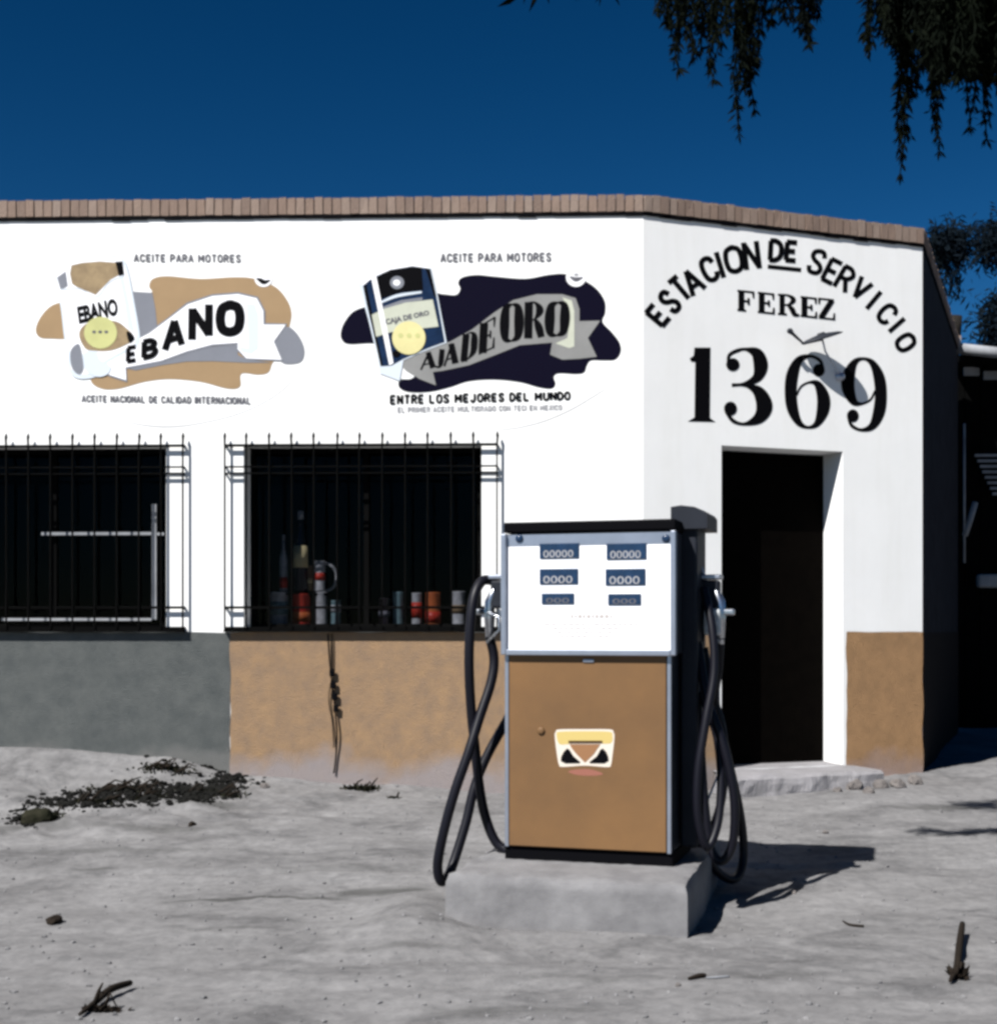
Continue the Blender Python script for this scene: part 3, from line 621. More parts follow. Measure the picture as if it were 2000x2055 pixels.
paint_poly(b, WF, Z6([(335, 520), (375, 480), (600, 1590), (570, 1600)]), 5.0, M['black_letter'], False)
paint_stroke(b, WF, [(*p, w2) for p, w2 in zip(Z6([(575, 730), (800, 640), (1130, 590)]), (4, 6, 4))], 5.4, M['wshade'])
paint_poly(b, WF, Z6([(600, 790), (850, 700), (1140, 660), (1140, 700), (850, 745), (610, 830)]), 5.4, M['gray_p'], False)
paint_poly(b, WF, Z6([(450, 900), (600, 825), (900, 735), (1280, 690), (1360, 1060), (1180, 1080), (900, 1100), (700, 1140), (510, 1200)]), 5.6, M['cream_p'], False)
paint_poly(b, WF, Z6([(440, 380), (505, 350), (660, 1100), (745, 1560), (690, 1590), (560, 950)]), 6.2, M['white_p'], False)
paint_text(b, WF, 'CAJA DE ORO', q4(Z6, (650, 1060), (1240, 920), (630, 960), (1225, 835)), 6.4, M['letter_g'], 0.045)
disc(b, WF, *Z6([(955, 1215)])[0], 33.5, 33.5, 6.9, M['yellow_p'])
for k in range(3): disc(b, WF, *Z6([(845 + 115 * k, 1185)])[0], 5, 5, 7.4, M['ygreen_p'], 10)
disc(b, WF, *Z6([(795, 460)])[0], 14, 13, 5.6, M['gray_p']); disc(b, WF, *Z6([(790, 462)])[0], 7, 6, 6.1, M['white_p'])
disc(b, WF, *Z6([(785, 1430)])[0], 8, 7, 6.6, M['black_letter'])
b.build('painted_can', sgn)
b = MB()
disc(b, WF, *ZBm([(1480, 283)])[0], 20, 19, 2.2, M['white_p']); paint_stroke(b, WF, [(x, y, w2) for (x, y), w2 in zip(ZBm([(1445, 280), (1480, 296), (1520, 284)]), (3, 9, 3))], 2.8, M['letter_g']); disc(b, WF, *ZBm([(1482, 268)])[0], 5, 3, 2.8, M['letter_p'], 12)
b.build('badge', sgn)
b = MB(); pts = ZBm([(1040, 1178), (1150, 1165), (1300, 1125), (1450, 1060), (1570, 990), (1650, 940)])
paint_stroke(b, WF, [(x, y, w2) for (x, y), w2 in zip(pts, (1, 1.8, 2.5, 2.5, 2.0, 1))], 1, M['line_g']); b.build('outline', sgn)

# --- name of the station on the angled wall
Z3 = lambda L: [(1250 + x / 2.539, 380 + y / 2.539) for x, y in L]
b = MB(); bk = M['black_letter']
arc = [('E', 176, 640, 50, 66, 130), ('S', 236, 572, 46, 60, 140), ('T', 290, 505, 40, 62, 145), ('A', 352, 470, 33, 78, 140), ('C', 436, 408, 26, 72, 140), ('I', 492, 385, 17, 22, 145), ('O', 562, 357, 12, 92, 150), ('N', 652, 337, 7, 78, 150),
       ('D', 777, 312, -3, 66, 118), ('E', 856, 316, -5, 58, 112), ('S', 985, 370, -20, 78, 140), ('E', 1062, 418, -27, 66, 138), ('R', 1130, 455, -30, 72, 135), ('V', 1208, 508, -36, 74, 125), ('I', 1275, 565, -40, 18, 122), ('C', 1342, 634, -45, 72, 118), ('I', 1392, 692, -49, 18, 112), ('O', 1437, 780, -57, 76, 112)]
for ch, x, y, ang, ww, hh in arc:
    c, s_ = math.cos(R(ang)), math.sin(R(ang)); ww *= 1.1
    cor = []
    for (a, d) in ((-.5, -.5), (.5, -.5), (-.5, .5), (.5, .5)):
        dx, dy = a * ww, -d * hh       # image y points down
        cor.append((x + dx * c + dy * s_, y - dx * s_ + dy * c))
    block(b, WC, ch, q4(Z3, *cor), 1, bk, 10.4 if x < 900 else 9.4, .12, .09)
paint_stroke(b, WC, [(*p, 8.5) for p in Z3([(735, 393), (905, 411)])], 1, bk)
b.build('station_name', station, label='black painted arc of words over the door'); b = MB()
def slab(b, strokes, q, sc): glyph_strokes(b, WC, strokes, q4(Z3, *q), 1, bk, sc)
Fs = [[(.24, 0, .27), (.24, 1, .27)], [(0, .96, .09), (.96, .96, .09)], [(0, .04, .09), (.52, .04, .09)], [(.24, .5, .09), (.66, .5, .09)], [(.93, 1, .12), (.95, .68, .07)], [(.66, .66, .1), (.66, .34, .1)]]
Es = [[(.24, 0, .27), (.24, 1, .27)], [(0, .96, .09), (.94, .96, .09)], [(0, .04, .09), (.96, .04, .09)], [(.24, .5, .09), (.66, .5, .09)], [(.92, 1, .12), (.94, .7, .07)], [(.94, .0, .12), (.97, .32, .07)], [(.66, .64, .1), (.66, .36, .1)]]
Rs = [[(.2, 0, .24), (.2, 1, .24)], [(0, .96, .08), (.48, .96, .1), (.72, .76, .24), (.5, .52, .1), (.2, .5, .08)], [(0, .04, .09), (.42, .04, .09)], [(.46, .5, .1), (.66, .3, .24), (.78, .08, .2), (1.0, .05, .09)]]
Zs = [[(.06, .96, .09), (.95, .96, .09)], [(.03, .04, .09), (.97, .04, .09)], [(.84, .95, .26), (.16, .05, .26)], [(.06, 1, .12), (.05, .7, .07)], [(.94, 0, .12), (.97, .34, .07)]]
for st, (x0, x1, yb, yt) in ((Fs, (580, 666, 618, 512)), (Es, (684, 768, 628, 522)), (Rs, (786, 896, 638, 532)), (Es, (902, 984, 648, 544)), (Zs, (992, 1076, 658, 552))):
    slab(b, st, ((x0, yb), (x1, yb + 9), (x0, yt), (x1, yt + 9)), 45)
b.build('owner_name', station, label='black painted serif name under the arc')
b = MB()
def z3s(L): return [(1250 + x / 2.539, 380 + y / 2.539, w2 / 2.539) for x, y, w2 in L]
paint_poly(b, WC, Z3([(362, 806), (444, 806), (441, 1165), (470, 1186), (328, 1183), (362, 1162), (366, 880), (345, 878), (338, 862), (358, 848)]), 1, bk, False)
paint_stroke(b, WC, z3s([(533, 885, 14), (540, 845, 18), (580, 822, 20), (625, 815, 18), (680, 838, 60), (700, 900, 74), (680, 960, 50), (620, 990, 20), (552, 1000, 14)]), 1, bk)
paint_stroke(b, WC, z3s([(552, 995, 14), (630, 1000, 20), (690, 1035, 62), (718, 1105, 84), (690, 1165, 60), (620, 1195, 18), (560, 1180, 20), (522, 1130, 18)]), 1.4, bk)
disc(b, WC, *Z3([(557, 893)])[0], 13.5, 13, 1.8, bk); disc(b, WC, *Z3([(545, 1117)])[0], 13, 14, 1.8, bk)
six = [(1018, 915, 14), (1000, 872, 18), (950, 850, 18), (895, 870, 40), (862, 940, 62), (852, 1030, 62), (862, 1120, 58), (895, 1190, 34), (940, 1213, 16), (985, 1195, 34), (1015, 1130, 64), (1018, 1060, 66), (990, 995, 40), (950, 983, 14), (905, 1005, 12), (882, 1050, 10)]
paint_stroke(b, WC, z3s(six), 1, bk); disc(b, WC, *Z3([(995, 922)])[0], 12, 13, 1.4, bk)
nine = [(1226 + 937 - x, 1044 + 1032 - y, w2) for x, y, w2 in six]
paint_stroke(b, WC, z3s(nine), 1, bk); disc(b, WC, *Z3([(1226 + 937 - 995, 1044 + 1032 - 922)])[0], 12, 13, 1.4, bk)
b.build('house_number', station, label='large black painted number')

# door step, part of the building
sb = MB()
st_a, st_b = ud0 - .10, ud1 + .12
N = 50; pts_t = []
for j, (off, z) in enumerate(((-.26, .268), (.10, .262), (.30, .252), (.33, .232), (.34, .19), (.345, .14), (.35, .09), (.35, .03))):
    for i in range(N + 1):
        u = st_a + (st_b - st_a) * i / N
        k = 0.0 if j == 0 else 1.0
        pts_t.append(WC.P(u, z + k * .014 * noise.noise(Vector((u * 6, j * 2.1, 2))), off + k * .03 * noise.noise(Vector((u * 5, j * .35, 7))) + k * .012 * noise.noise(Vector((u * 16, j * .9, 9)))))
# the first row lies inside the opening, so pinch it to the jambs
for i in range(N + 1):
    u = ud0 + .003 + (ud1 - ud0 - .006) * i / N; pts_t[i] = WC.P(u, .277, -.25)
q = N + 1
sb.add(pts_t, [(j * q + i, j * q + i + 1, (j + 1) * q + i + 1, (j + 1) * q + i)[::-1] for j in range(7) for i in range(N)], M['concrete'])
for i in (0, N): sb.add([pts_t[j * q + i] for j in range(1, 8)] + [WC.P(st_a if i == 0 else st_b, .03, 0)], [tuple(range(8))], M['concrete'])
sb.build('door_step', station)

# ------------------------------------------------------------------ wall lamp
lp = W(1648, 676, 9.87); mu, mz = WC.hit(1682, 756); mount = WC.P(mu, mz, 0.0)
lamp = thing('wall_lamp', 'small wall lamp with tilted round shade sticking out above the number', 'lamp', mount)
def rel(o, p): return Vector(p) - Vector(o.location)
nrm = Vector((-.28, -.24, .93)).normalized(); a1 = nrm.cross(Vector((0, 1, 0))).normalized(); a2 = nrm.cross(a1)
c0 = rel(lamp, lp)
b = MB(); b.lathe(c0, [(.150, -.012), (.155, -.008), (.120, .006), (.06, .016), (.030, .020), (.026, .030)], M['darkgrey'], 28, (a1, a2 * .42, nrm)); b.build('lamp_shade', lamp)
b = MB(); b.tube([c0 - nrm * .0, c0 + Vector((.03, .02, -.10)), Vector((-.02, -.05, .03)), Vector((0, -.01, 0))], .007, M['silver'], 8)
b.lathe(Vector((0, 0, 0)), [(.035, 0), (.035, .02), (.02, .03)], M['silver'], 16, (Vector((1, 0, 0)), Vector((0, 0, 1)), Vector((WC.n.x, WC.n.y, 0)))); b.build('arm', lamp)
b = MB(); e1 = rel(lamp, W(1584, 664, 9.80)); b.tube([c0 + a1 * -.0 - nrm * .02, rel(lamp, W(1612, 690, 9.85)), rel(lamp, W(1590, 670, 9.81)), e1], [.008, .008, .012, .022], M['darkgrey'], 10); b.lathe(e1, [(.005, -.02), (.018, -.012), (.021, 0), (.015, .014), (.004, .018)], M['darkgrey'], 14); b.build('bulb_holder', lamp)

# ------------------------------------------------------------------ goods on show in the right-hand shop window
YG = 10.02
def shelf(px0, px1, py, Y, dep, label):
    a = W(px0, py, Y); c = W(px1, py, Y); t = thing('display_shelf', label, 'shelf', (a + c) / 2 + Vector((0, 0, -.02)))
    b = MB(); L = (c - a).length; b.rbox((0, 0, 0), (L, dep, .018), M['dark_plank'], .003); b.build('board', t)
    for sx in (-1, 1):
        b = MB(); b.box((sx * (L / 2 - .02), 0, -.14 if py > 1220 else -.11), (.015, dep * .8, .26 if py > 1220 else .2), M['iron']); b.build('bracket', t)
shelf(495, 962, 1254, YG + .06, .22, 'long dark shelf behind the barred window glass')
shelf(545, 660, 1187, YG + .02, .11, 'short dark upper shelf holding the bottles at the left')
def can(px0, px1, yt, yb, m, label, Y=YG, band=None, kind='tin', name='oil_can', grp='goods shown in the shop window'):
    p = W((px0 + px1) / 2, yb, Y); r = (px1 - px0) / 2 / F * Y; h = (yb - yt) / F * Y
    t = thing(name, label, kind, p, random.uniform(0, 3), grp)
    b = MB()
    if name == 'bottle': b.lathe((0, 0, 0), [(r * .9, 0), (r, .01), (r, h * .55), (r * .85, h * .63), (r * .38, h * .78), (r * .34, h * .92)], m)
    else: b.lathe((0, 0, 0), [(r * .97, 0), (r, .006), (r * .96, .01), (r * .96, h - .01), (r, h - .006), (r * .97, h), (r * .85, h - .004)], m)
    b.build('body', t)
    if name == 'bottle':
        b = MB(); b.lathe((0, 0, h * .92), [(r * .42, 0), (r * .42, h * .1), (r * .3, h * .11)], M['white_can'], 14); b.build('cap', t)
    if band:
        b = MB(); b.lathe((0, 0, h * band[1]), [(r * 1.015, 0), (r * 1.015, h * (band[2] - band[1]))], band[0], 20); b.build('label_band', t)
    return t
can(541, 579, 1188, 1253, M['white_can'], 'white speckled tin at the left end of the shelf', band=(M['teal_can'], .3, .7))
can(586, 623, 1192, 1253, M['red_can'], 'red tin between two pale tins on the shelf', band=(M['orange_can'], .1, .4))
can(633, 657, 1188, 1253, M['white_can'], 'narrow pale tin right of the red tin')
can(589, 618, 1030, 1186, M['glass_dark'], 'tall dark bottle with yellow label, highest in the window', name='bottle', kind='bottle', band=(M['label_y'], .30, .58))
can(561, 577, 1076, 1186, M['white_can'], 'slim pale bottle left of the tall dark bottle', name='bottle', kind='bottle', band=(M['red_can'], .05, .25))
can(631, 653, 1126, 1186, M['white_can'], 'short pale jar right of the tall bottle, on the upper shelf', name='jar', kind='jar', band=(M['red_can'], .35, .6))
can(664, 684, 1205, 1253, M['teal_can'], 'low dark teal tin right of the narrow pale tin', band=(M['white_can'], .5, .8))
can(760, 784, 1200, 1253, M['glass_dark'], 'dark dusty tin left of the teal tin', band=(M['gray_p'], .3, .5))
can(606, 628, 1135, 1186, M['brown_p'], 'brownish jar just right of the tall dark bottle', Y=YG + .05, name='jar', kind='jar', band=(M['label_y'], .3, .5))
t = thing('wire_coil', 'pale ring of coiled wire leaning behind the short jar', 'wire coil', W(652, 1186, YG + .07))
b = MB(); b.tube([(.085 * math.cos(a * .26), .01 * math.sin(a * 1.3), .10 + .10 * math.sin(a * .26)) for a in range(50)], .011, M['white_can'], 8); b.build('ring', t)
can(788, 809, 1188, 1253, M['teal_can'], 'teal tin in the right half of the window')
can(826, 846, 1190, 1253, M['white_can'], 'pale tin between the teal tin and the orange tin', band=(M['red_can'], .2, .7))
can(853, 884, 1189, 1253, M['orange_can'], 'orange tin in the right half of the window', band=(M['red_can'], .05, .4))
can(907, 934, 1187, 1255, M['white_can'], 'white tin at the right end of the shelf beside the jamb', band=(M['brown_p'], .35, .6))

# ------------------------------------------------------------------ concrete island
IR = R(-15); ic = Vector((0.76, 5.62)); ux = Vector((math.cos(IR), math.sin(IR))); uy = Vector((-math.sin(IR), math.cos(IR)))
IL, ID, IH = 1.02, 1.25, 0.222
ctr = ic - ux * IL / 2 + uy * ID / 2
isl = thing('pump_island', 'raised rough concrete island under the fuel pump', 'concrete base', (ctr.x, ctr.y, 0), IR)
b = MB(); nxi, nyi, nzi = 60, 40, 10
def ipt(x, y, z):
    s = 0.012 * noise.noise(Vector((x * 5, y * 5, z * 5))) + 0.006 * noise.noise(Vector((x * 17, y * 17, z * 17)))
    # slump and wear at the front and left edge
    return Vector((x, y, z))
def surf(f, na, nb, flip=False):
    vs = [f(i / na, j / nb) for j in range(nb + 1) for i in range(na + 1)]; q = na + 1
    fs = [(j * q + i, j * q + i + 1, (j + 1) * q + i + 1, (j + 1) * q + i) for j in range(nb) for i in range(na)]
    return vs, [f_[::-1] for f_ in fs] if flip else fs
def warp(x, y, z):
    hx, hy = IL / 2, ID / 2
    e = max(0, z - IH + .04) / .04
    ed = min(hx - abs(x), hy - abs(y)); rr = math.exp(-max(ed, 0) / .035)
    nn = noise.noise(Vector((x * 7, y * 7, z * 3))); n3 = noise.noise(Vector((x * 22, y * 22, z * 22)))
    z2 = z - e * rr * (.012 + .02 * max(nn, -.3)) + (.004 * n3 if z > .1 else 0)
    k = 1 - e * rr * .02 + .008 * nn + .003 * n3
    return Vector((x * (k if abs(x) > hx * .9 else 1), y * (k if abs(y) > hy * .9 else 1), z2))
hx, hy = IL / 2, ID / 2
for (f, na, nb, fl_) in ((lambda s, t: warp(-hx + IL * s, -hy + ID * t, IH), 70, 70, False), (lambda s, t: warp(-hx + IL * s, -hy, -.1 + (IH + .1) * t), 70, 18, False), (lambda s, t: warp(hx, -hy + ID * s, -.1 + (IH + .1) * t), 70, 18, False), (lambda s, t: warp(-hx, -hy + ID * s, -.1 + (IH + .1) * t), 70, 18, True), (lambda s, t: warp(-hx + IL * s, hy, -.1 + (IH + .1) * t), 70, 18, True)):
    vs, fs = surf(f, na, nb, fl_); b.add(vs, fs, M['island'], True)
b.build('slab', isl)

# ------------------------------------------------------------------ fuel pump
PR = R(-16.9); pc = Vector((0.465, 6.37)); PZ = 0.214
pump = thing('fuel_pump', 'old fuel pump with white dial face, brown cabinet and black hoses', 'fuel pump', (pc.x, pc.y, PZ), PR)
pux = Vector((math.cos(PR), math.sin(PR), 0)); puy = Vector((-math.sin(PR), math.cos(PR), 0))
pplane = Wall((pc + Vector((pux.x, pux.y)) * -.5 + Vector((puy.x, puy.y)) * -.25), (pc + Vector((pux.x, pux.y)) * .5 + Vector((puy.x, puy.y)) * -.25))
def pf(px, py, off=0.0):
    """photo pixel -> pump-local x, z on the front plane"""
    u, z = pplane.hit(px, py, off); return u - .5, z - PZ
def pl(p):
    """world -> pump local"""
    d = Vector(p) - Vector((pc.x, pc.y, PZ)); return Vector((d.dot(pux), d.dot(puy), d.z))
FY = -.25
xl, _ = pf(1014, 1500); xr, _ = pf(1347, 1500)
zcb = pf(1180, 1706)[1]; zct = pf(1180, 1312)[1]
zht = pf(1190, 1066)[1]
b = MB(); b.rbox(((xl + xr) / 2, 0, (zcb + zct) / 2), (xr - xl, .5 - .01, zct - zcb), M['darkgrey'], .008); b.build('cabinet', pump)
b = MB(); b.rbox(((xl + xr) / 2, 0, zcb / 2 + .002), (xr - xl + .01, .49, zcb), M['black'], .006); b.build('plinth', pump)
for x in (xl + .009, xr - .009):
    fm_ = MB(); fm_.rbox((x, FY - .001, (zcb + zct) / 2), (.018, .02, zct - zcb - .002), M['silver'], .003); fm_.build('edge_trim', pump)
b = MB(); b.rbox(((xl + xr) / 2, FY - .002, (zcb + zct) / 2), (xr - xl - .042, .022, zct - zcb - .012), M['brown_panel'], .004)
fp = b.build('front_panel', pump)
lx, lz = pf(1087, 1466); b = MB(); ax_f = (Vector((1, 0, 0)), Vector((0, 0, 1)), Vector((0, -1, 0)))
b.lathe((lx, FY - .013, lz), [(.017, 0), (.017, .006), (.012, .010), (.004, .011)], M['brown_panel'], 20, ax_f); b.build('lock', fp)
# header
hl, _ = pf(1007, 1310, .02); hr, _ = pf(1357, 1310, .02); hz0 = pf(1180, 1315, .02)[1]; hz1 = pf(1190, 1068, .02)[1]
b = MB(); b.rbox(((hl + hr) / 2, .01, (hz0 + hz1) / 2 + .002), (hr - hl - .012, .50, hz1 - hz0 - .004), M['darkgrey'], .01); b.build('header', pump)
b = MB(); Hy = FY - .02; T = .024
for x in (hl + T / 2, hr - T / 2): b.rbox((x, Hy, (hz0 + hz1) / 2), (T, .045, hz1 - hz0), M['silver'], .005)
b.rbox(((hl + hr) / 2, Hy, hz0 + .012), (hr - hl - 2 * T, .045, .026), M['silver'], .004)
b.build('bezel', pump)
# white face leaned by its own frame
b = MB(); zt_f = pf(1190, 1094, .02)[1]
b.box(((hl + hr) / 2, FY - .012, (hz0 + .024 + zt_f) / 2), (hr - hl - 2 * T - .001, .02, zt_f - hz0 - .026), M['face_white'])
face = b.build('dial_face', pump)
b = MB(); b.box(((hl + hr) / 2, FY - .010, (zt_f + hz1 - .004) / 2), (hr - hl - 2 * T - .001, .02, hz1 - zt_f - .006), M['silver']); b.build('upper_strip', pump)
b = MB(); tzl = pf(1190, 1047, .0)[1]
b.rbox(((hl + hr) / 2 + .004, .0, (hz1 + tzl) / 2 + .003), (hr - hl - .012, .56, tzl - hz1), M['black'], .008); b.build('lid', pump)
for px in (1042, 1336):
    x, z = pf(px, 1081, .02); b = MB(); b.lathe((x, FY - .018, z), [(.019, 0), (.017, .008), (.010, .012)], M['display'], 18, ax_f); b.build('screw', pump)
def pgly(b, s, x0, x1, z0, z1, y, m, bold=0.0):
    v, f = glyphs(s, bold); b.add([(x0 + (x1 - x0) * a, y, z0 + (z1 - z0) * c) for a, c in v], f, m)
for (x0, y0, x1, y1, s) in ((1083, 1091, 1162, 1120, '00000'), (1083, 1142, 1160, 1172, '0000'), (1087, 1191, 1152, 1212, '000'), (1217, 1091, 1297, 1122, '00000'), (1215, 1142, 1295, 1174, '0000'), (1220, 1192, 1286, 1214, '000')):
    a, c = pf(x0, y0, .02), pf(x1, y1, .02)
    b = MB(); cx_, cz_ = (a[0] + c[0]) / 2, (a[1] + c[1]) / 2; ww, hh = c[0] - a[0], a[1] - c[1]
    b.rbox((cx_, FY - .024, cz_), (ww, .008, hh), M['display'], .002)
    d = b.build('display_window', face)
    b = MB(); zz0 = cz_ - hh * .42
    if s == '000': pgly(b, s, cx_ - ww * .36, cx_ + ww * .36, zz0, zz0 + hh * .5, FY - .0292, M['letter_g'], .01)
    else: pgly(b, s, cx_ - ww * .40, cx_ + ww * .36, zz0 - hh * .02, zz0 + hh * .46, FY - .0292, M['letter_p'], .0)
    b.build('digits', d)
b = MB(); hx_, hz_ = pf(1182, 1326); b.rbox((hx_, FY - .016, hz_), (.05, .008, .014), M['silver'], .003); b.build('catch', fp)
b = MB()       # unreadable faint instruction lines
for (x0, x1, y, th) in ((1145, 1232, 1237, 7), (1092, 1285, 1253, 3), (1100, 1270, 1261, 3), (1110, 1240, 1269, 3), (1125, 1245, 1277, 3)):
    x = x0
    while x < x1:
        wq = random.uniform(4, 11)
        if x + wq > x1: break
        a, c = pf(x, y - th / 2, .02), pf(x + wq, y + th / 2, .02)
        b.add([(a[0], FY - .0232, c[1]), (c[0], FY - .0232, c[1]), (c[0], FY - .0232, a[1]), (a[0], FY - .0232, a[1])], [(0, 1, 2, 3)], M['faint'])
        x += wq + random.uniform(2, 4)
b.build('instruction_print', face)
# badge on the cabinet
M['dec_w'] = mat('decal_white', (0.62, 0.56, 0.48), .5); M['dec_y'] = mat('decal_yellow', (0.52, 0.40, 0.14), .5); M['dec_o'] = mat('decal_orange', (0.26, 0.13, 0.06), .5); M['dec_b'] = mat('decal_brown', (0.06, 0.03, 0.008), .5); M['dec_r'] = mat('decal_red', (0.24, 0.08, 0.05), .6)
Z8 = lambda L: [(1080 + x / 10.02, 1430 + y / 10.02) for x, y in L]
def decal(b, L, layer, m, sm=True):
    p = Z8(L)
    if sm: p = smooth_path(p, 5, True)
    q = [pf(x, y) for x, y in p]; tri = tessellate_polygon([[Vector((x, z, 0)) for x, z in q]]); fs = []
    for t in tri:
        a, b_, c = (Vector(q[i]) for i in t); fs.append(t if ((b_ - a).x * (c - a).y - (b_ - a).y * (c - a).x) > 0 else t[::-1])
    b.add([(x, FY - .0135 - .0006 * layer, z) for x, z in q], fs, m)
b = MB()
decal(b, [(345, 480), (365, 380), (440, 335), (950, 330), (1450, 335), (1520, 390), (1540, 500), (1500, 850), (1470, 1040), (1400, 1090), (950, 1060), (500, 1085), (430, 1040), (390, 850)], 0, M['dec_w'])
decal(b, [(380, 430), (450, 380), (950, 370), (1430, 380), (1500, 440), (1480, 600), (1300, 620), (1100, 590), (800, 590), (600, 630), (430, 620)], 1, M['dec_y'])
decal(b, [(620, 560), (1300, 560), (1300, 612), (620, 612)], 3, M['dec_b'], False)
decal(b, [(640, 630), (1260, 630), (1200, 720), (1130, 830), (950, 1000), (780, 830), (690, 720)], 2, M['dec_o'], False)
decal(b, [(590, 715), (640, 740), (720, 870), (860, 990), (840, 1015), (560, 1018), (465, 970), (470, 890), (520, 790)], 2, M['black'], False)
decal(b, [(1310, 715), (1260, 740), (1190, 870), (1035, 990), (1055, 1015), (1340, 1018), (1425, 970), (1420, 890), (1380, 790)], 2, M['black'], False)
decal(b, [(620, 1190), (700, 1150), (1000, 1130), (1250, 1190), (1300, 1240), (1100, 1265), (800, 1250)], 0, mat('decal_faded_red', (0.26, 0.10, 0.07), .6))
b.build('emblem', fp)
# hose column and rounded cap on the right side
b = MB(); b.rbox((xr + .045, .06, .80), (.075, .26, 1.46), M['darkgrey'], .012); b.build('side_column', pump)
b = MB(); cp = [(-.075, .0), (-.075, .098), (-.03, .104), (.03, .096), (.075, .076), (.086, .06), (.086, 0)]
vs = [(xr + .045 + x - .0, y, 1.478 + z) for y in (-.10, .22) for x, z in cp]; k = len(cp)
b.add(vs, [list(range(k)), list(range(2 * k - 1, k - 1, -1))] + [(i, k + i, k + (i + 1) % k, (i + 1) % k) for i in range(k)], M['darkgrey']); b.build('hose_cap', pump)

def L3(px, py, Y): return pl(W(px, py, Y))
# nozzles: spout in the holster, body, hand guard
def nozzle(sx, pxc, Y):
    h = MB()
    top = L3(pxc, 1160, Y); bot = L3(pxc, 1300, Y)
    xin = (xl if sx < 0 else xr + .08)
    yb_ = top.y
    # holster box fixed to the side
    h.rbox(((top.x + xin) / 2 + sx * .005, yb_, top.z - .075), (abs(top.x - xin) * .9 + .01, .09, .13), M['darkgrey'], .012)
    h.rbox(((top.x + xin) / 2, yb_, top.z + .004), (abs(top.x - xin) + .03, .10, .022), M['silver'], .006)
    h.build('holster', pump)
    nb = MB(); c = Vector((top.x + sx * .012, yb_ - .03, 0))
    nb.tube([c + Vector((-sx * .045, .02, top.z - .03)), c + Vector((-sx * .02, .0, top.z - .06)), c + Vector((0, 0, top.z - .11)), c + Vector((0, 0, top.z - .18)), c + Vector((0, -.0, top.z - .30))], [.012, .016, .024, .026, .018], M['chrome'], 14)
    nb.rbox(c + Vector((sx * .03, 0, top.z - .155)), (.07, .03, .028), M['chrome'], .008)
    if sx > 0: nb.rbox(c + Vector((-.028, -.05, top.z - .20)), (.075, .045, .12), M['white_can'], .014)
    no = nb.build('nozzle', pump)
    g2 = MB(); g2.tube([c + Vector((sx * .005, -.02, top.z - .16)), c + Vector((-sx * .055, -.035, top.z - .18)), c + Vector((-sx * .06, -.035, top.z - .24)), c + Vector((0, -.02, top.z - .29))], .008, M['white_wood'] if sx > 0 else M['chrome'], 8); g2.build('hand_guard', no)
    return c + Vector((0, 0, top.z - .30))
nl = nozzle(-1, 991, 6.42); nr = nozzle(1, 1441, 6.33)
def hose(pts, r=.017, m=None):
    b = MB(); b.tube([Vector(p) for p in smooth_path([tuple(L3(*p)) if not isinstance(p, Vector) else tuple(p) for p in pts], 10)], r, m or M['rubber'], 12); return b.build('hose', pump)
hose([nl + Vector((0, 0, .03)), (991, 1322, 6.40), (985, 1370, 6.38), (962, 1440, 6.34), (940, 1510, 6.30), (912, 1590, 6.28), (890, 1670, 6.28), (878, 1735, 6.30), (884, 1768, 6.32), (898, 1760, 6.36), (912, 1725, 6.40), (935, 1650, 6.44), (952, 1580, 6.47), (978, 1515, 6.50), (1020, 1440, 6.52), (1045, 1395, 6.52)], .0225)
hose([(990, 1166, 6.42), (968, 1166, 6.38), (952, 1195, 6.34), (944, 1250, 6.32), (941, 1330, 6.32), (945, 1420, 6.35), (953, 1500, 6.38), (962, 1580, 6.40), (974, 1640, 6.42), (995, 1690, 6.42), (1025, 1712, 6.40)], .0225)
hose([nr + Vector((0, 0, .03)), (1441, 1340, 6.33), (1434, 1400, 6.35), (1447, 1470, 6.42), (1464, 1540, 6.5), (1482, 1620, 6.58), (1491, 1690, 6.62), (1488, 1740, 6.6), (1470, 1765, 6.55), (1440, 1750, 6.5), (1415, 1715, 6.45)], .021)
hose([(1395, 1240, 6.42), (1402, 1340, 6.40), (1388, 1420, 6.30), (1380, 1520, 6.28), (1384, 1620, 6.28), (1400, 1690, 6.28), (1425, 1672, 6.30), (1446, 1610, 6.34), (1453, 1540, 6.36), (1448, 1460, 6.36), (1425, 1380, 6.36), (1412, 1300, 6.38)], .020)
hose([(1375, 1120, 6.30), (1398, 1150, 6.32), (1415, 1210, 6.32), (1404, 1290, 6.32), (1388, 1400, 6.30), (1372, 1500, 6.24), (1372, 1600, 6.24), (1392, 1700, 6.26)], .018)
hose([(1412, 1180, 6.22), (1428, 1260, 6.16), (1432, 1350, 6.12), (1415, 1450, 6.08), (1400, 1550, 6.06), (1400, 1640, 6.06), (1418, 1700, 6.08), (1440, 1650, 6.12), (1446, 1560, 6.16), (1436, 1470, 6.20), (1405, 1390, 6.24)], .019)
hose([(1385, 1085, 6.30), (1400, 1120, 6.32), (1420, 1175, 6.33), (1430, 1200, 6.33)], .006, M['silver'])
hose([(1400, 1290, 6.26), (1418, 1400, 6.18), (1452, 1500, 6.14), (1472, 1600, 6.14), (1470, 1690, 6.16), (1448, 1728, 6.18), (1425, 1700, 6.20), (1412, 1600, 6.22), (1404, 1480, 6.24), (1396, 1380, 6.26)], .02)
# a strand of thin wire between the coils
hose([(1398, 1660, 6.26), (1418, 1610, 6.30), (1438, 1560, 6.32), (1452, 1530, 6.34)], .005, M['silver'])

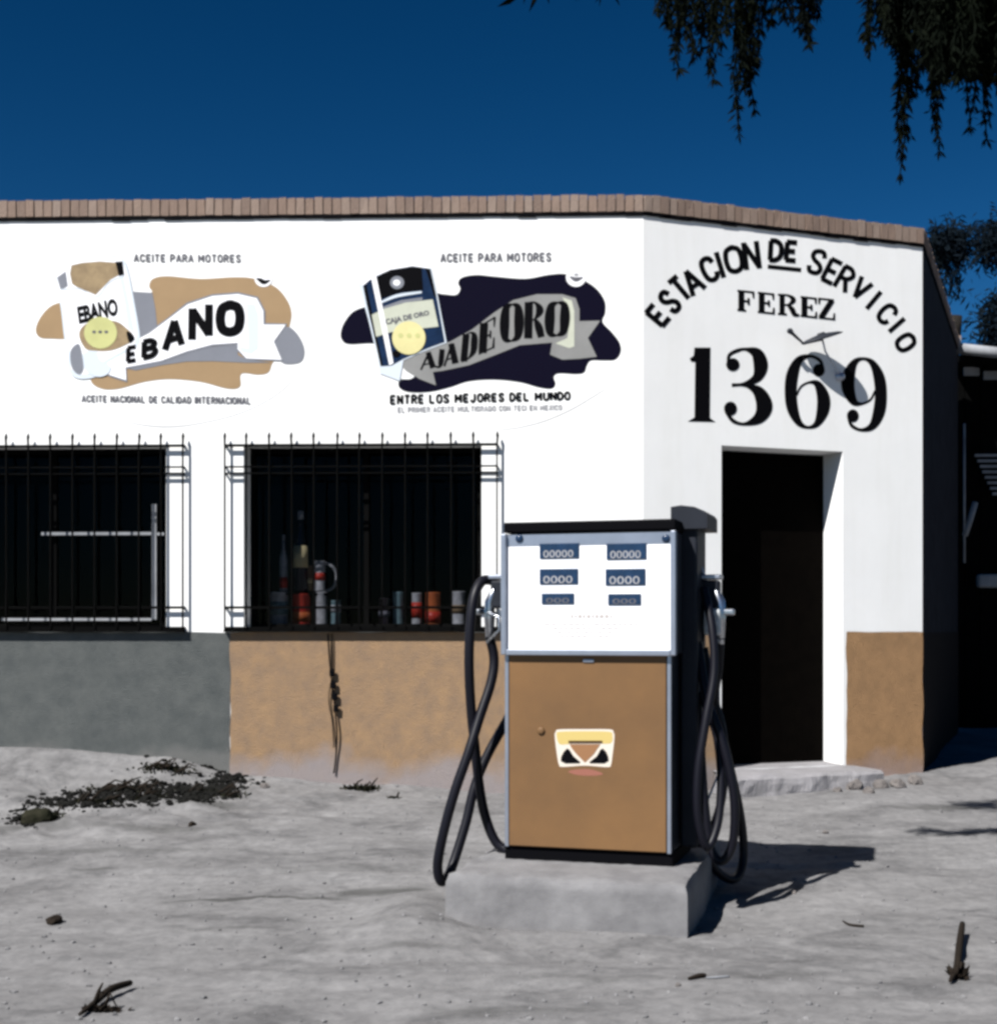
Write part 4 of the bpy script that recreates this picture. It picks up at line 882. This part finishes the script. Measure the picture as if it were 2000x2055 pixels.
# ------------------------------------------------------------------ small things
cbm = MB(); offc = .03
def wp(px, py, off): u, z = WF.hit(px, py, off); return WF.P(u, z, off)
pts = [wp(658, 1272, offc), wp(662, 1330, .02), wp(667, 1375, .03), wp(672, 1420, .025), wp(676, 1470, .03), wp(674, 1520, .02), wp(670, 1552, .02)]
base = wp(665, 1272, 0)
cable = thing('hanging_cable', 'frayed black cable hanging down the orange wall below the window', 'cable', base)
cbm.tube([Vector(p) - base for p in smooth_path([tuple(p) for p in pts], 8)], .006, M['black'], 8)
for a in (1350, 1375, 1398, 1422):
    q = wp(664 + (a - 1330) * .11, a, .03) - base; cbm.rbox(q, (.035, .018, .05), M['black'], .006)
cbm.build('core', cable)
b = MB(); pts = [wp(666, 1272, .02), wp(668, 1340, .015), wp(660, 1400, .02), wp(667, 1450, .015), wp(670, 1500, .02)]
b.tube([Vector(p) - base for p in smooth_path([tuple(p) for p in pts], 8)], .004, M['black'], 6); b.build('strand', cable)

def gpt(px, py):
    """photo pixel -> point on the ground"""
    Y = 5.5
    for _ in range(40):
        x = (px - CX) / F * Y; z = gh(x, Y, False); Y = Y * .5 + .5 * (CZ - z) * F / max(py - HY, 30)
    x = (px - CX) / F * Y; return Vector((x, Y, gh(x, Y)))
def rock(px, py, sz, label, m='stone', flat=.6, name='stone', cat='stone', group=None):
    p = gpt(px, py); bm = bmesh.new(); bmesh.ops.create_icosphere(bm, subdivisions=3, radius=1); sd = random.random() * 50
    for v in bm.verts:
        k = 1 + .35 * noise.noise(v.co * 1.3 + Vector((sd, 0, 0))) + .12 * noise.noise(v.co * 4 + Vector((sd, 0, 0)))
        v.co = Vector((v.co.x * sz[0] * k, v.co.y * sz[1] * k, v.co.z * sz[2] * k))
    b = MB(); b.add([v.co[:] for v in bm.verts], [[v.index for v in f.verts] for f in bm.faces], M[m]); bm.free()
    o = b.build(name); o.location = p + Vector((0, 0, sz[2] * .35)); o.rotation_euler = (0, 0, random.uniform(0, 3)); tag(o, label, cat, group); return o
G1 = 'stones at the foot of the angled wall'
rock(1712, 1583, (.07, .05, .05), 'pinkish stone just right of the door step', group=G1)
rock(1742, 1590, (.045, .04, .03), 'small stone second from the door step', group=G1)
rock(1766, 1580, (.05, .04, .045), 'dark topped stone in the middle of the wall foot', group=G1)
rock(1800, 1578, (.065, .05, .04), 'broad flat stone near the wall end', group=G1)
rock(1835, 1572, (.05, .05, .045), 'stone at the end corner of the angled wall', group=G1)
rock(1680, 1590, (.05, .03, .025), 'low stone against the front of the door step', group=G1)
rock(80, 1650, (.10, .07, .06), 'dark clod of earth at the far left', 'weed', name='earth_clod', cat='clod')
rock(110, 1855, (.055, .03, .022), 'small dark clod at the lower left', 'twig', name='earth_clod', cat='clod')
rock(386, 1652, (.035, .02, .018), 'small dark lump below the weed pile', 'twig', name='earth_clod', cat='clod')
rock(1590, 1796, (.02, .02, .012), 'tiny pebble beyond the pump shadow')
rock(1360, 1985, (.012, .01, .008), 'tiny pebble at the bottom centre')
rock(530, 1577, (.03, .03, .02), 'small white stone left of the hanging cable')
rock(1655, 1672, (.02, .018, .012), 'tiny pebble in front of the angled wall')

def weeds(px, py, w_, d_, h_, nb, label, m='weed', name='weed_clump', cat='weeds', twigs=6):
    p = gpt(px, py); b = MB()
    for i in range(nb):
        a = random.gauss(0, .4) * w_; c = random.gauss(0, .4) * d_; z0 = gh(p.x + a, p.y + c) - p.z
        L = h_ * random.uniform(.25, .9); an = random.uniform(0, 6.28); le = random.uniform(.4, 2.2)
        t = Vector((math.cos(an) * le, math.sin(an) * le, 1)).normalized(); s = t.cross(Vector((math.sin(an * 3), math.cos(an * 2), .2))).normalized() * random.uniform(.003, .012)
        o = Vector((a, c, z0)); b.add([o - s * .6, o + s * .6, o + t * L * .6 + s, o + t * L, o + t * L * .6 - s], [(0, 1, 2, 3, 4)], M[m])
    for i in range(twigs):
        a = random.uniform(-.6, .6) * w_; c = random.uniform(-.6, .6) * d_; z0 = gh(p.x + a, p.y + c) - p.z + .01; an = random.uniform(-.6, .6); L = random.uniform(.5, 1) * w_ * .6
        b.tube([(a, c, z0), (a + L * .5 * math.cos(an), c + L * .5 * math.sin(an), z0 + random.uniform(.01, .06)), (a + L * math.cos(an), c + L * math.sin(an), z0 + random.uniform(0, .08))], [.008, .006, .003], M['twig'], 5)
    o = b.build(name); o.location = p; tag(o, label, cat); return o
weeds(425, 1592, .24, .17, .03, 700, 'largest dark clump of dead weeds and twigs on the bank below the grey wall')
weeds(300, 1604, .13, .09, .03, 350, 'dark dry weeds left of the largest clump')
weeds(195, 1612, .17, .08, .03, 400, 'flat dark weeds at the left on the bank')
weeds(240, 1588, .32, .06, .03, 400, 'thin line of dry stalks above the weeds on the bank', twigs=12)
weeds(330, 1560, .22, .08, .03, 400, 'thin scattered stalks just under the grey wall', twigs=8)
weeds(725, 1583, .11, .06, .05, 400, 'small green weed tuft below the hanging cable', twigs=3)
weeds(790, 1603, .05, .03, .02, 50, 'tiny weed tuft right of the cable', twigs=1)
weeds(1920, 1965, .035, .03, .07, 60, 'tattered dry leaves round the dead leaf at the lower right', 'twig', 'leaf_litter', 'leaf litter', 3)
weeds(205, 2030, .07, .03, .03, 90, 'dark leaf scraps beside the branch at the bottom left', 'twig', 'leaf_litter', 'leaf litter', 3)
weeds(90, 1640, .12, .06, .05, 150, 'dark weeds round the clod at the far left')

# crumbs of dark earth along the bank, and grit over the yard: nobody could count them
def scatter(name, n, place, m, label, cat, szf):
    ico = bmesh.new(); bmesh.ops.create_icosphere(ico, subdivisions=1, radius=1); iv = [v.co.copy() for v in ico.verts]; fi = [[v.index for v in f.verts] for f in ico.faces]; ico.free()
    b = MB()
    for _ in range(n):
        x, y = place(); r = szf(); z = gh(x, y)
        a = random.uniform(0, 3.14); c_, s_ = math.cos(a), math.sin(a); ax_, ay_, az_ = random.uniform(.7, 1.4), random.uniform(.6, 1.1), random.uniform(.4, .8)
        vs = []
        for v in iv:
            k = r * random.uniform(.75, 1.2); p_, q_ = v.x * ax_ * k, v.y * ay_ * k; vs.append((x + p_ * c_ - q_ * s_, y + p_ * s_ + q_ * c_, z + (v.z * az_ + .25) * k))
        b.add(vs, fi, m)
    o = b.build(name); o['kind'] = 'stuff'; tag(o, label, cat); return o
BANK = [(60, 1640), (110, 1610), (170, 1600), (240, 1592), (300, 1590), (350, 1575), (400, 1590), (440, 1585), (470, 1560), (380, 1600), (200, 1615), (290, 1605), (410, 1600), (430, 1575), (450, 1570)]
def pbank():
    a, c = random.choice(BANK); p = gpt(a + random.gauss(0, 26), c + random.gauss(0, 9)); return p.x, p.y
scatter('loose_earth', 2600, pbank, mat('dark_earth', (0.013, 0.013, 0.012), 0.95, var=0.4, spec=0.05), 'dark crumbled earth strewn on the bank below the grey wall', 'earth', lambda: .005 + .022 * random.random() ** 2.5)
def pyard():
    y = 4.3 + 5.2 * random.random() ** 1.2; return random.uniform(-.40, .40) * y, y
scatter('grit', 5200, pyard, mat('grit', (0.25, 0.245, 0.25), 0.95, col2=(0.10, 0.10, 0.10), vscale=30, spec=0.05), 'fine grit and pebbles scattered over the dusty yard', 'grit', lambda: .0022 + .010 * random.random() ** 7)
def stick(pts, r, m, label, name='stick', cat='stick', extra=None):
    g0 = gpt(*pts[0]); b = MB()
    q = [tuple(gpt(x, y) - g0 + Vector((0, 0, r * .9 + lift))) for (x, y), lift in zip(pts, extra or [0] * len(pts))]
    rr = [r * (.35 + .65 * math.sin(math.pi * (i + .6) / (len(q) * 6 + .2))) for i in range((len(q) - 1) * 6 + 1)]
    b.tube(smooth_path(q, 6), rr, M[m], 7)
    o = b.build(name); o.location = g0; tag(o, label, cat); return o
stick([(1905, 1980), (1918, 1955), (1924, 1915), (1930, 1880)], .014, 'twig', 'dark curled dead leaf standing on edge at the lower right', 'dead_leaf', 'leaf', (0, .01, .03, .04))
stick([(1380, 1977), (1400, 1974), (1414, 1971)], .009, 'twig', 'short dark stick end at the bottom right of centre')
stick([(1416, 1974), (1440, 1973), (1462, 1970)], .005, 'white_wood', 'thin white splinter beside the short dark stick', 'splinter', 'splinter')
stick([(160, 2046), (195, 2022), (222, 2005), (262, 1985)], .013, 'twig', 'dark dead branch at the bottom left corner', 'dead_branch', 'branch', (0, .01, .015, .01))
stick([(1690, 1846), (1705, 1852), (1732, 1856)], .006, 'twig', 'thin dark sliver drawing the tail of the pump shadow', 'twig', 'twig')  # not a real twig: solid dark sliver added to draw the tail of the shadow

# ------------------------------------------------------------------ trees
def leafs(b, c, n, spread, size, m, droop=.5):
    for _ in range(n):
        p = Vector((c[0] + random.gauss(0, spread), c[1] + random.gauss(0, spread), c[2] + random.gauss(0, spread * 1.2)))
        d = Vector((random.gauss(0, .5), random.gauss(0, .5), random.gauss(-droop, .35))).normalized(); s = d.cross(Vector((random.gauss(0, 1), random.gauss(0, 1), random.gauss(0, .4)))).normalized()
        L = size * random.uniform(.6, 1.3); wq = L * .11
        b.add([p, p + d * L * .5 + s * wq, p + d * L, p + d * L * .5 - s * wq], [(0, 1, 2, 3)], m)
tree = thing('pepper_tree', 'drooping dark tree whose hanging branches enter at the top right', 'tree', (3.9, 4.6, 0.0))
tb = Vector(tree.location)
b = MB()
b.tube(smooth_path([(0, 0, -.2), (.05, .05, .8), (-.05, .1, 1.8), (-.15, .05, 2.9), (-.4, .0, 3.9)], 6), [.26 - .005 * i for i in range(25)], M['bark'], 14); b.build('trunk', tree)
b = MB()
limbs = [[(-.3, 0, 3.5), (-.9, .1, 4.1), (-1.8, .3, 4.45), (-2.8, .35, 4.5), (-3.3, .3, 4.3)], [(-.2, 0, 3.2), (-.7, .5, 3.9), (-1.4, .9, 4.4), (-2.0, 1.1, 4.6)], [(-.3, .0, 3.6), (-.8, -.6, 4.4), (-1.6, -1.0, 4.8)], [(-.2, 0, 3.4), (.6, .3, 4.3), (1.3, .5, 4.8)], [(-.3, 0, 3.8), (-.4, .6, 4.8), (-.3, 1.2, 5.4)], [(-.3, 0, 3.7), (.1, -.7, 4.6), (.4, -1.4, 5.0)]]
for L_ in limbs:
    q = smooth_path(L_, 6); b.tube(q, [max(.012, .10 * (1 - i / len(q))) for i in range(len(q))], M['bark'], 8)
b.build('limbs', tree)
b = MB()
def strand(px, yend, ystart, wpx, Y, dens=1.0):
    """a hanging twig with small leaves"""
    p0 = W(px + random.uniform(-4, 4), ystart, Y); p1 = W(px, yend, Y); L = p0.z - p1.z
    k = max(4, int(L / .035)); sway = random.uniform(-.02, .02); prev = None; path = []
    for i in range(k + 1):
        t = i / k; p = p0.lerp(p1, t) + Vector((sway * math.sin(t * 3) + .006 * math.sin(t * 17 + px), .03 * math.sin(t * 5 + px), 0)); path.append(p - tb)
        taper = 1.0 if t < .75 else max(.25, (1 - t) / .25)
        wr = wpx / F * Y * .5 * (.5 + .7 * noise.noise(Vector((px, t * 5, Y))) ** 2 + .5) * taper
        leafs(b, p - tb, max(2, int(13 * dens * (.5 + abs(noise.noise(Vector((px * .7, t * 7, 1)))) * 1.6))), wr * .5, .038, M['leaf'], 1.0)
    b.tube(path, .0025, M['leaf'], 4, False)
S = [(1359, 128, 12), (1388, 118, 14), (1378, 60, 18), (1410, 90, 14), (1432, 152, 15), (1440, 110, 16), (1422, 60, 18), (1480, 205, 16), (1495, 175, 20), (1510, 150, 18), (1488, 120, 24), (1520, 100, 18), (1480, 262, 6), (1510, 212, 10), (1545, 40, 14), (1590, 35, 16), (1612, 62, 14), (1622, 50, 14), (1618, 86, 7), (1340, 45, 14), (1460, 60, 18), (1640, 25, 12), (1320, 28, 16), (1345, 60, 14), (1400, 50, 20), (1450, 75, 20), (1500, 70, 22), (1575, 30, 16), (1605, 48, 14), (1365, 70, 14),
     (1741, 108, 10), (1750, 80, 16), (1765, 60, 20), (1790, 95, 20), (1815, 200, 24), (1825, 262, 22), (1812, 300, 10), (1802, 352, 14), (1832, 190, 22), (1806, 100, 24), (1845, 130, 26), (1881, 300, 16), (1884, 240, 20), (1876, 180, 24), (1900, 140, 24), (1925, 150, 20), (1954, 215, 16), (1948, 250, 8), (1955, 150, 18), (1982, 235, 14), (1976, 275, 10), (1995, 180, 18), (2010, 200, 20), (1940, 120, 24), (2030, 260, 18), (2060, 300, 18)]
for px, ye, wq in S:
    for k in range(2): strand(px + random.uniform(-3, 3), ye * (1 if k == 0 else random.uniform(.6, .95)), random.uniform(-60, -150), wq, random.uniform(4.75, 5.15), 1.0)
for i in range(330):     # the dense mass of the crown's edge at the right
    px = random.uniform(1850, 2200); lim = 75 + 60 * random.random() + (20 if px > 1860 else 0)
    if px < 1880: lim *= .85
    strand(px, lim, random.uniform(-260, -60), 26, random.uniform(4.3, 5.4), .9)
for i in range(40): strand(random.uniform(1770, 1860), random.uniform(30, 85), random.uniform(-150, -60), 20, random.uniform(4.6, 5.3), .9)
# the crown above the picture
for i in range(420):
    a = random.uniform(-2.9, 1.8); c = random.uniform(-1.5, 1.5); z = 4.9 + .5 * random.random() - .10 * (a + .3) ** 2 * .3 - .12 * c * c
    x = a; 
    if a < -2.2 and random.random() < .6: continue
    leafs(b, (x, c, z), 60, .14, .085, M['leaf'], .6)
# one low spray nearer the camera, above the frame, throwing the thin shade on the ground at the right
for i in range(34):
    leafs(b, Vector((random.uniform(.30, 1.4), 6.12 + random.uniform(-.16, .12), random.uniform(4.42, 4.5))) - tb, 40, .055, .09, M['leaf'], .8)
    leafs(b, Vector((random.uniform(.10, 1.1), 5.50 + random.uniform(-.07, .04), random.uniform(3.86, 3.90))) - tb, 34, .03, .08, M['leaf'], .8)
b.tube([(-2.8, .4, 4.5), (-2.9, 1.0, 4.7), (-3.3, 1.4, 4.48)], [.03, .02, .01], M['bark'], 6)
b.tube([(-3.0, .2, 4.35), (-3.1, .4, 4.1), (-3.4, .48, 3.85)], [.02, .015, .01], M['bark'], 6)
b.build('crown', tree)

def bgtree(loc, label, crown, H, rad, nclump, hang=False):
    t = thing('background_tree', label, 'tree', loc, 0, 'dark trees behind the shed')
    b = MB(); b.tube(smooth_path([(0, 0, -.2), (.1, 0, H * .3), (0, .1, H * .6), (.1, 0, H * .85)], 6), [.22 - .008 * i for i in range(19)], M['bark'], 10); b.build('trunk', t)
    b = MB()
    for i in range(nclump):
        th = random.uniform(0, 6.28); ph = math.acos(random.uniform(-.6, 1)); rr = rad * random.uniform(.55, 1.0) * (1 + .25 * noise.noise(Vector((th * 1.5, ph * 2, loc[0]))))
        c = (rr * math.sin(ph) * math.cos(th), rr * math.sin(ph) * math.sin(th), H + rr * .8 * math.cos(ph)); leafs(b, c, 40, .09, .11, M['leaf_far'], .4)
        if hang and random.random() < .5:
            for k in range(5): leafs(b, (c[0], c[1], c[2] - k * .13), 6, .045, .10, M['leaf_far'], 1.0)
    b.build('crown', t)
# crown over the building's far corner with hanging sprays; a round one lower right
p = W(1900, 520, 16.8); bgtree((p.x, p.y, .2), 'slim dark tree with hanging sprays half hidden by the station side wall', None, p.z - .03, .17, 45, True)
p = W(2000, 508, 17.5); bgtree((p.x, p.y, .2), 'dark tree top with a flat crown at the right edge of the photo', None, p.z - .08, .27, 60, False)
p = W(2072, 700, 16.2); bgtree((p.x, p.y, .2), 'round dark tree directly behind the white shed beam', None, p.z, .62, 220)

# ------------------------------------------------------------------ dark neighbouring shed
YS = 14.6
shed = thing('neighbouring_shed', 'dark plank shed with white roof beam right of the station', 'shed', (8.2, YS, 0))
so_ = Vector(shed.location)
zt_ = W(1950, 752, YS).z
b = MB(); x0, x1 = W(1905, 0, YS).x - so_.x, 12 - so_.x
x = x0
while x < x1: b.box((x + .08, .03 + random.uniform(-.006, .006), zt_ / 2 + .0), (.152, .03, zt_), M['dark_plank']); x += .16
b.box(((x0 + x1) / 2, 1.6, zt_ / 2), (x1 - x0, 3.0, zt_ - .02), M['dark_plank']); b.build('wall', shed)
b = MB(); a = W(1900, 697, YS - .5) - so_; c = W(2160, 725, YS - .5) - so_
b.tube([a, a.lerp(c, .5), c], .055, M['white_wood'], 12); b.build('roof_beam', shed)
b = MB(); a2_ = a + Vector((0, .1, .0)); 
b.add([a + Vector((.2, .08, -.03)), c + Vector((0, .08, -.03)), c + Vector((0, 3.6, -.03)), a + Vector((.2, 3.6, -.03)), a + Vector((.2, .08, -.1)), c + Vector((0, .08, -.1)), c + Vector((0, 3.6, -.1)), a + Vector((.2, 3.6, -.1))], [(0, 1, 2, 3), (7, 6, 5, 4), (0, 4, 5, 1), (3, 2, 6, 7), (0, 3, 7, 4)], M['dark_plank']); b.build('roof', shed)
for (xa, xb, ya) in ((1933, 1963, 744), (1972, 2100, 752)):
    p0, p1 = W(xa, ya, YS - .08) - so_, W(xb, ya + 3, YS - .08) - so_; b = MB(); b.box((p0 + p1) / 2, (p1.x - p0.x, .03, .085), M['white_wood']); b.build('eaves_board', shed)
b = MB()
for k in range(8):  # slats start further right lower down, shaping a diagonal shadow edge
    xa = 1955 + k * 5.0; p0, p1 = W(xa, 914 + k * 11, YS - .06) - so_, W(2080, 914 + k * 11, YS - .06) - so_
    b.box((p0 + p1) / 2, (p1.x - p0.x, .025, .026), M['white_wood'])
b.build('louvre', shed)
b = MB(); p0, p1 = W(1934, 850, YS - .1) - so_, W(1934, 1130, YS - .1) - so_; b.tube([p0, (p0 + p1) / 2, p1], .012, M['white_wood'], 8)
b.tube([W(1956, 1008, YS - .1) - so_, W(1945, 1045, YS - .1) - so_, W(1935, 1075, YS - .1) - so_], .03, M['white_wood'], 8); b.build('downpipe', shed)
b = MB(); b.rbox(W(2000, 1166, YS - .1) - so_, (.42, .1, .14), M['white_wood'], .03); b.build('meter_box', shed)
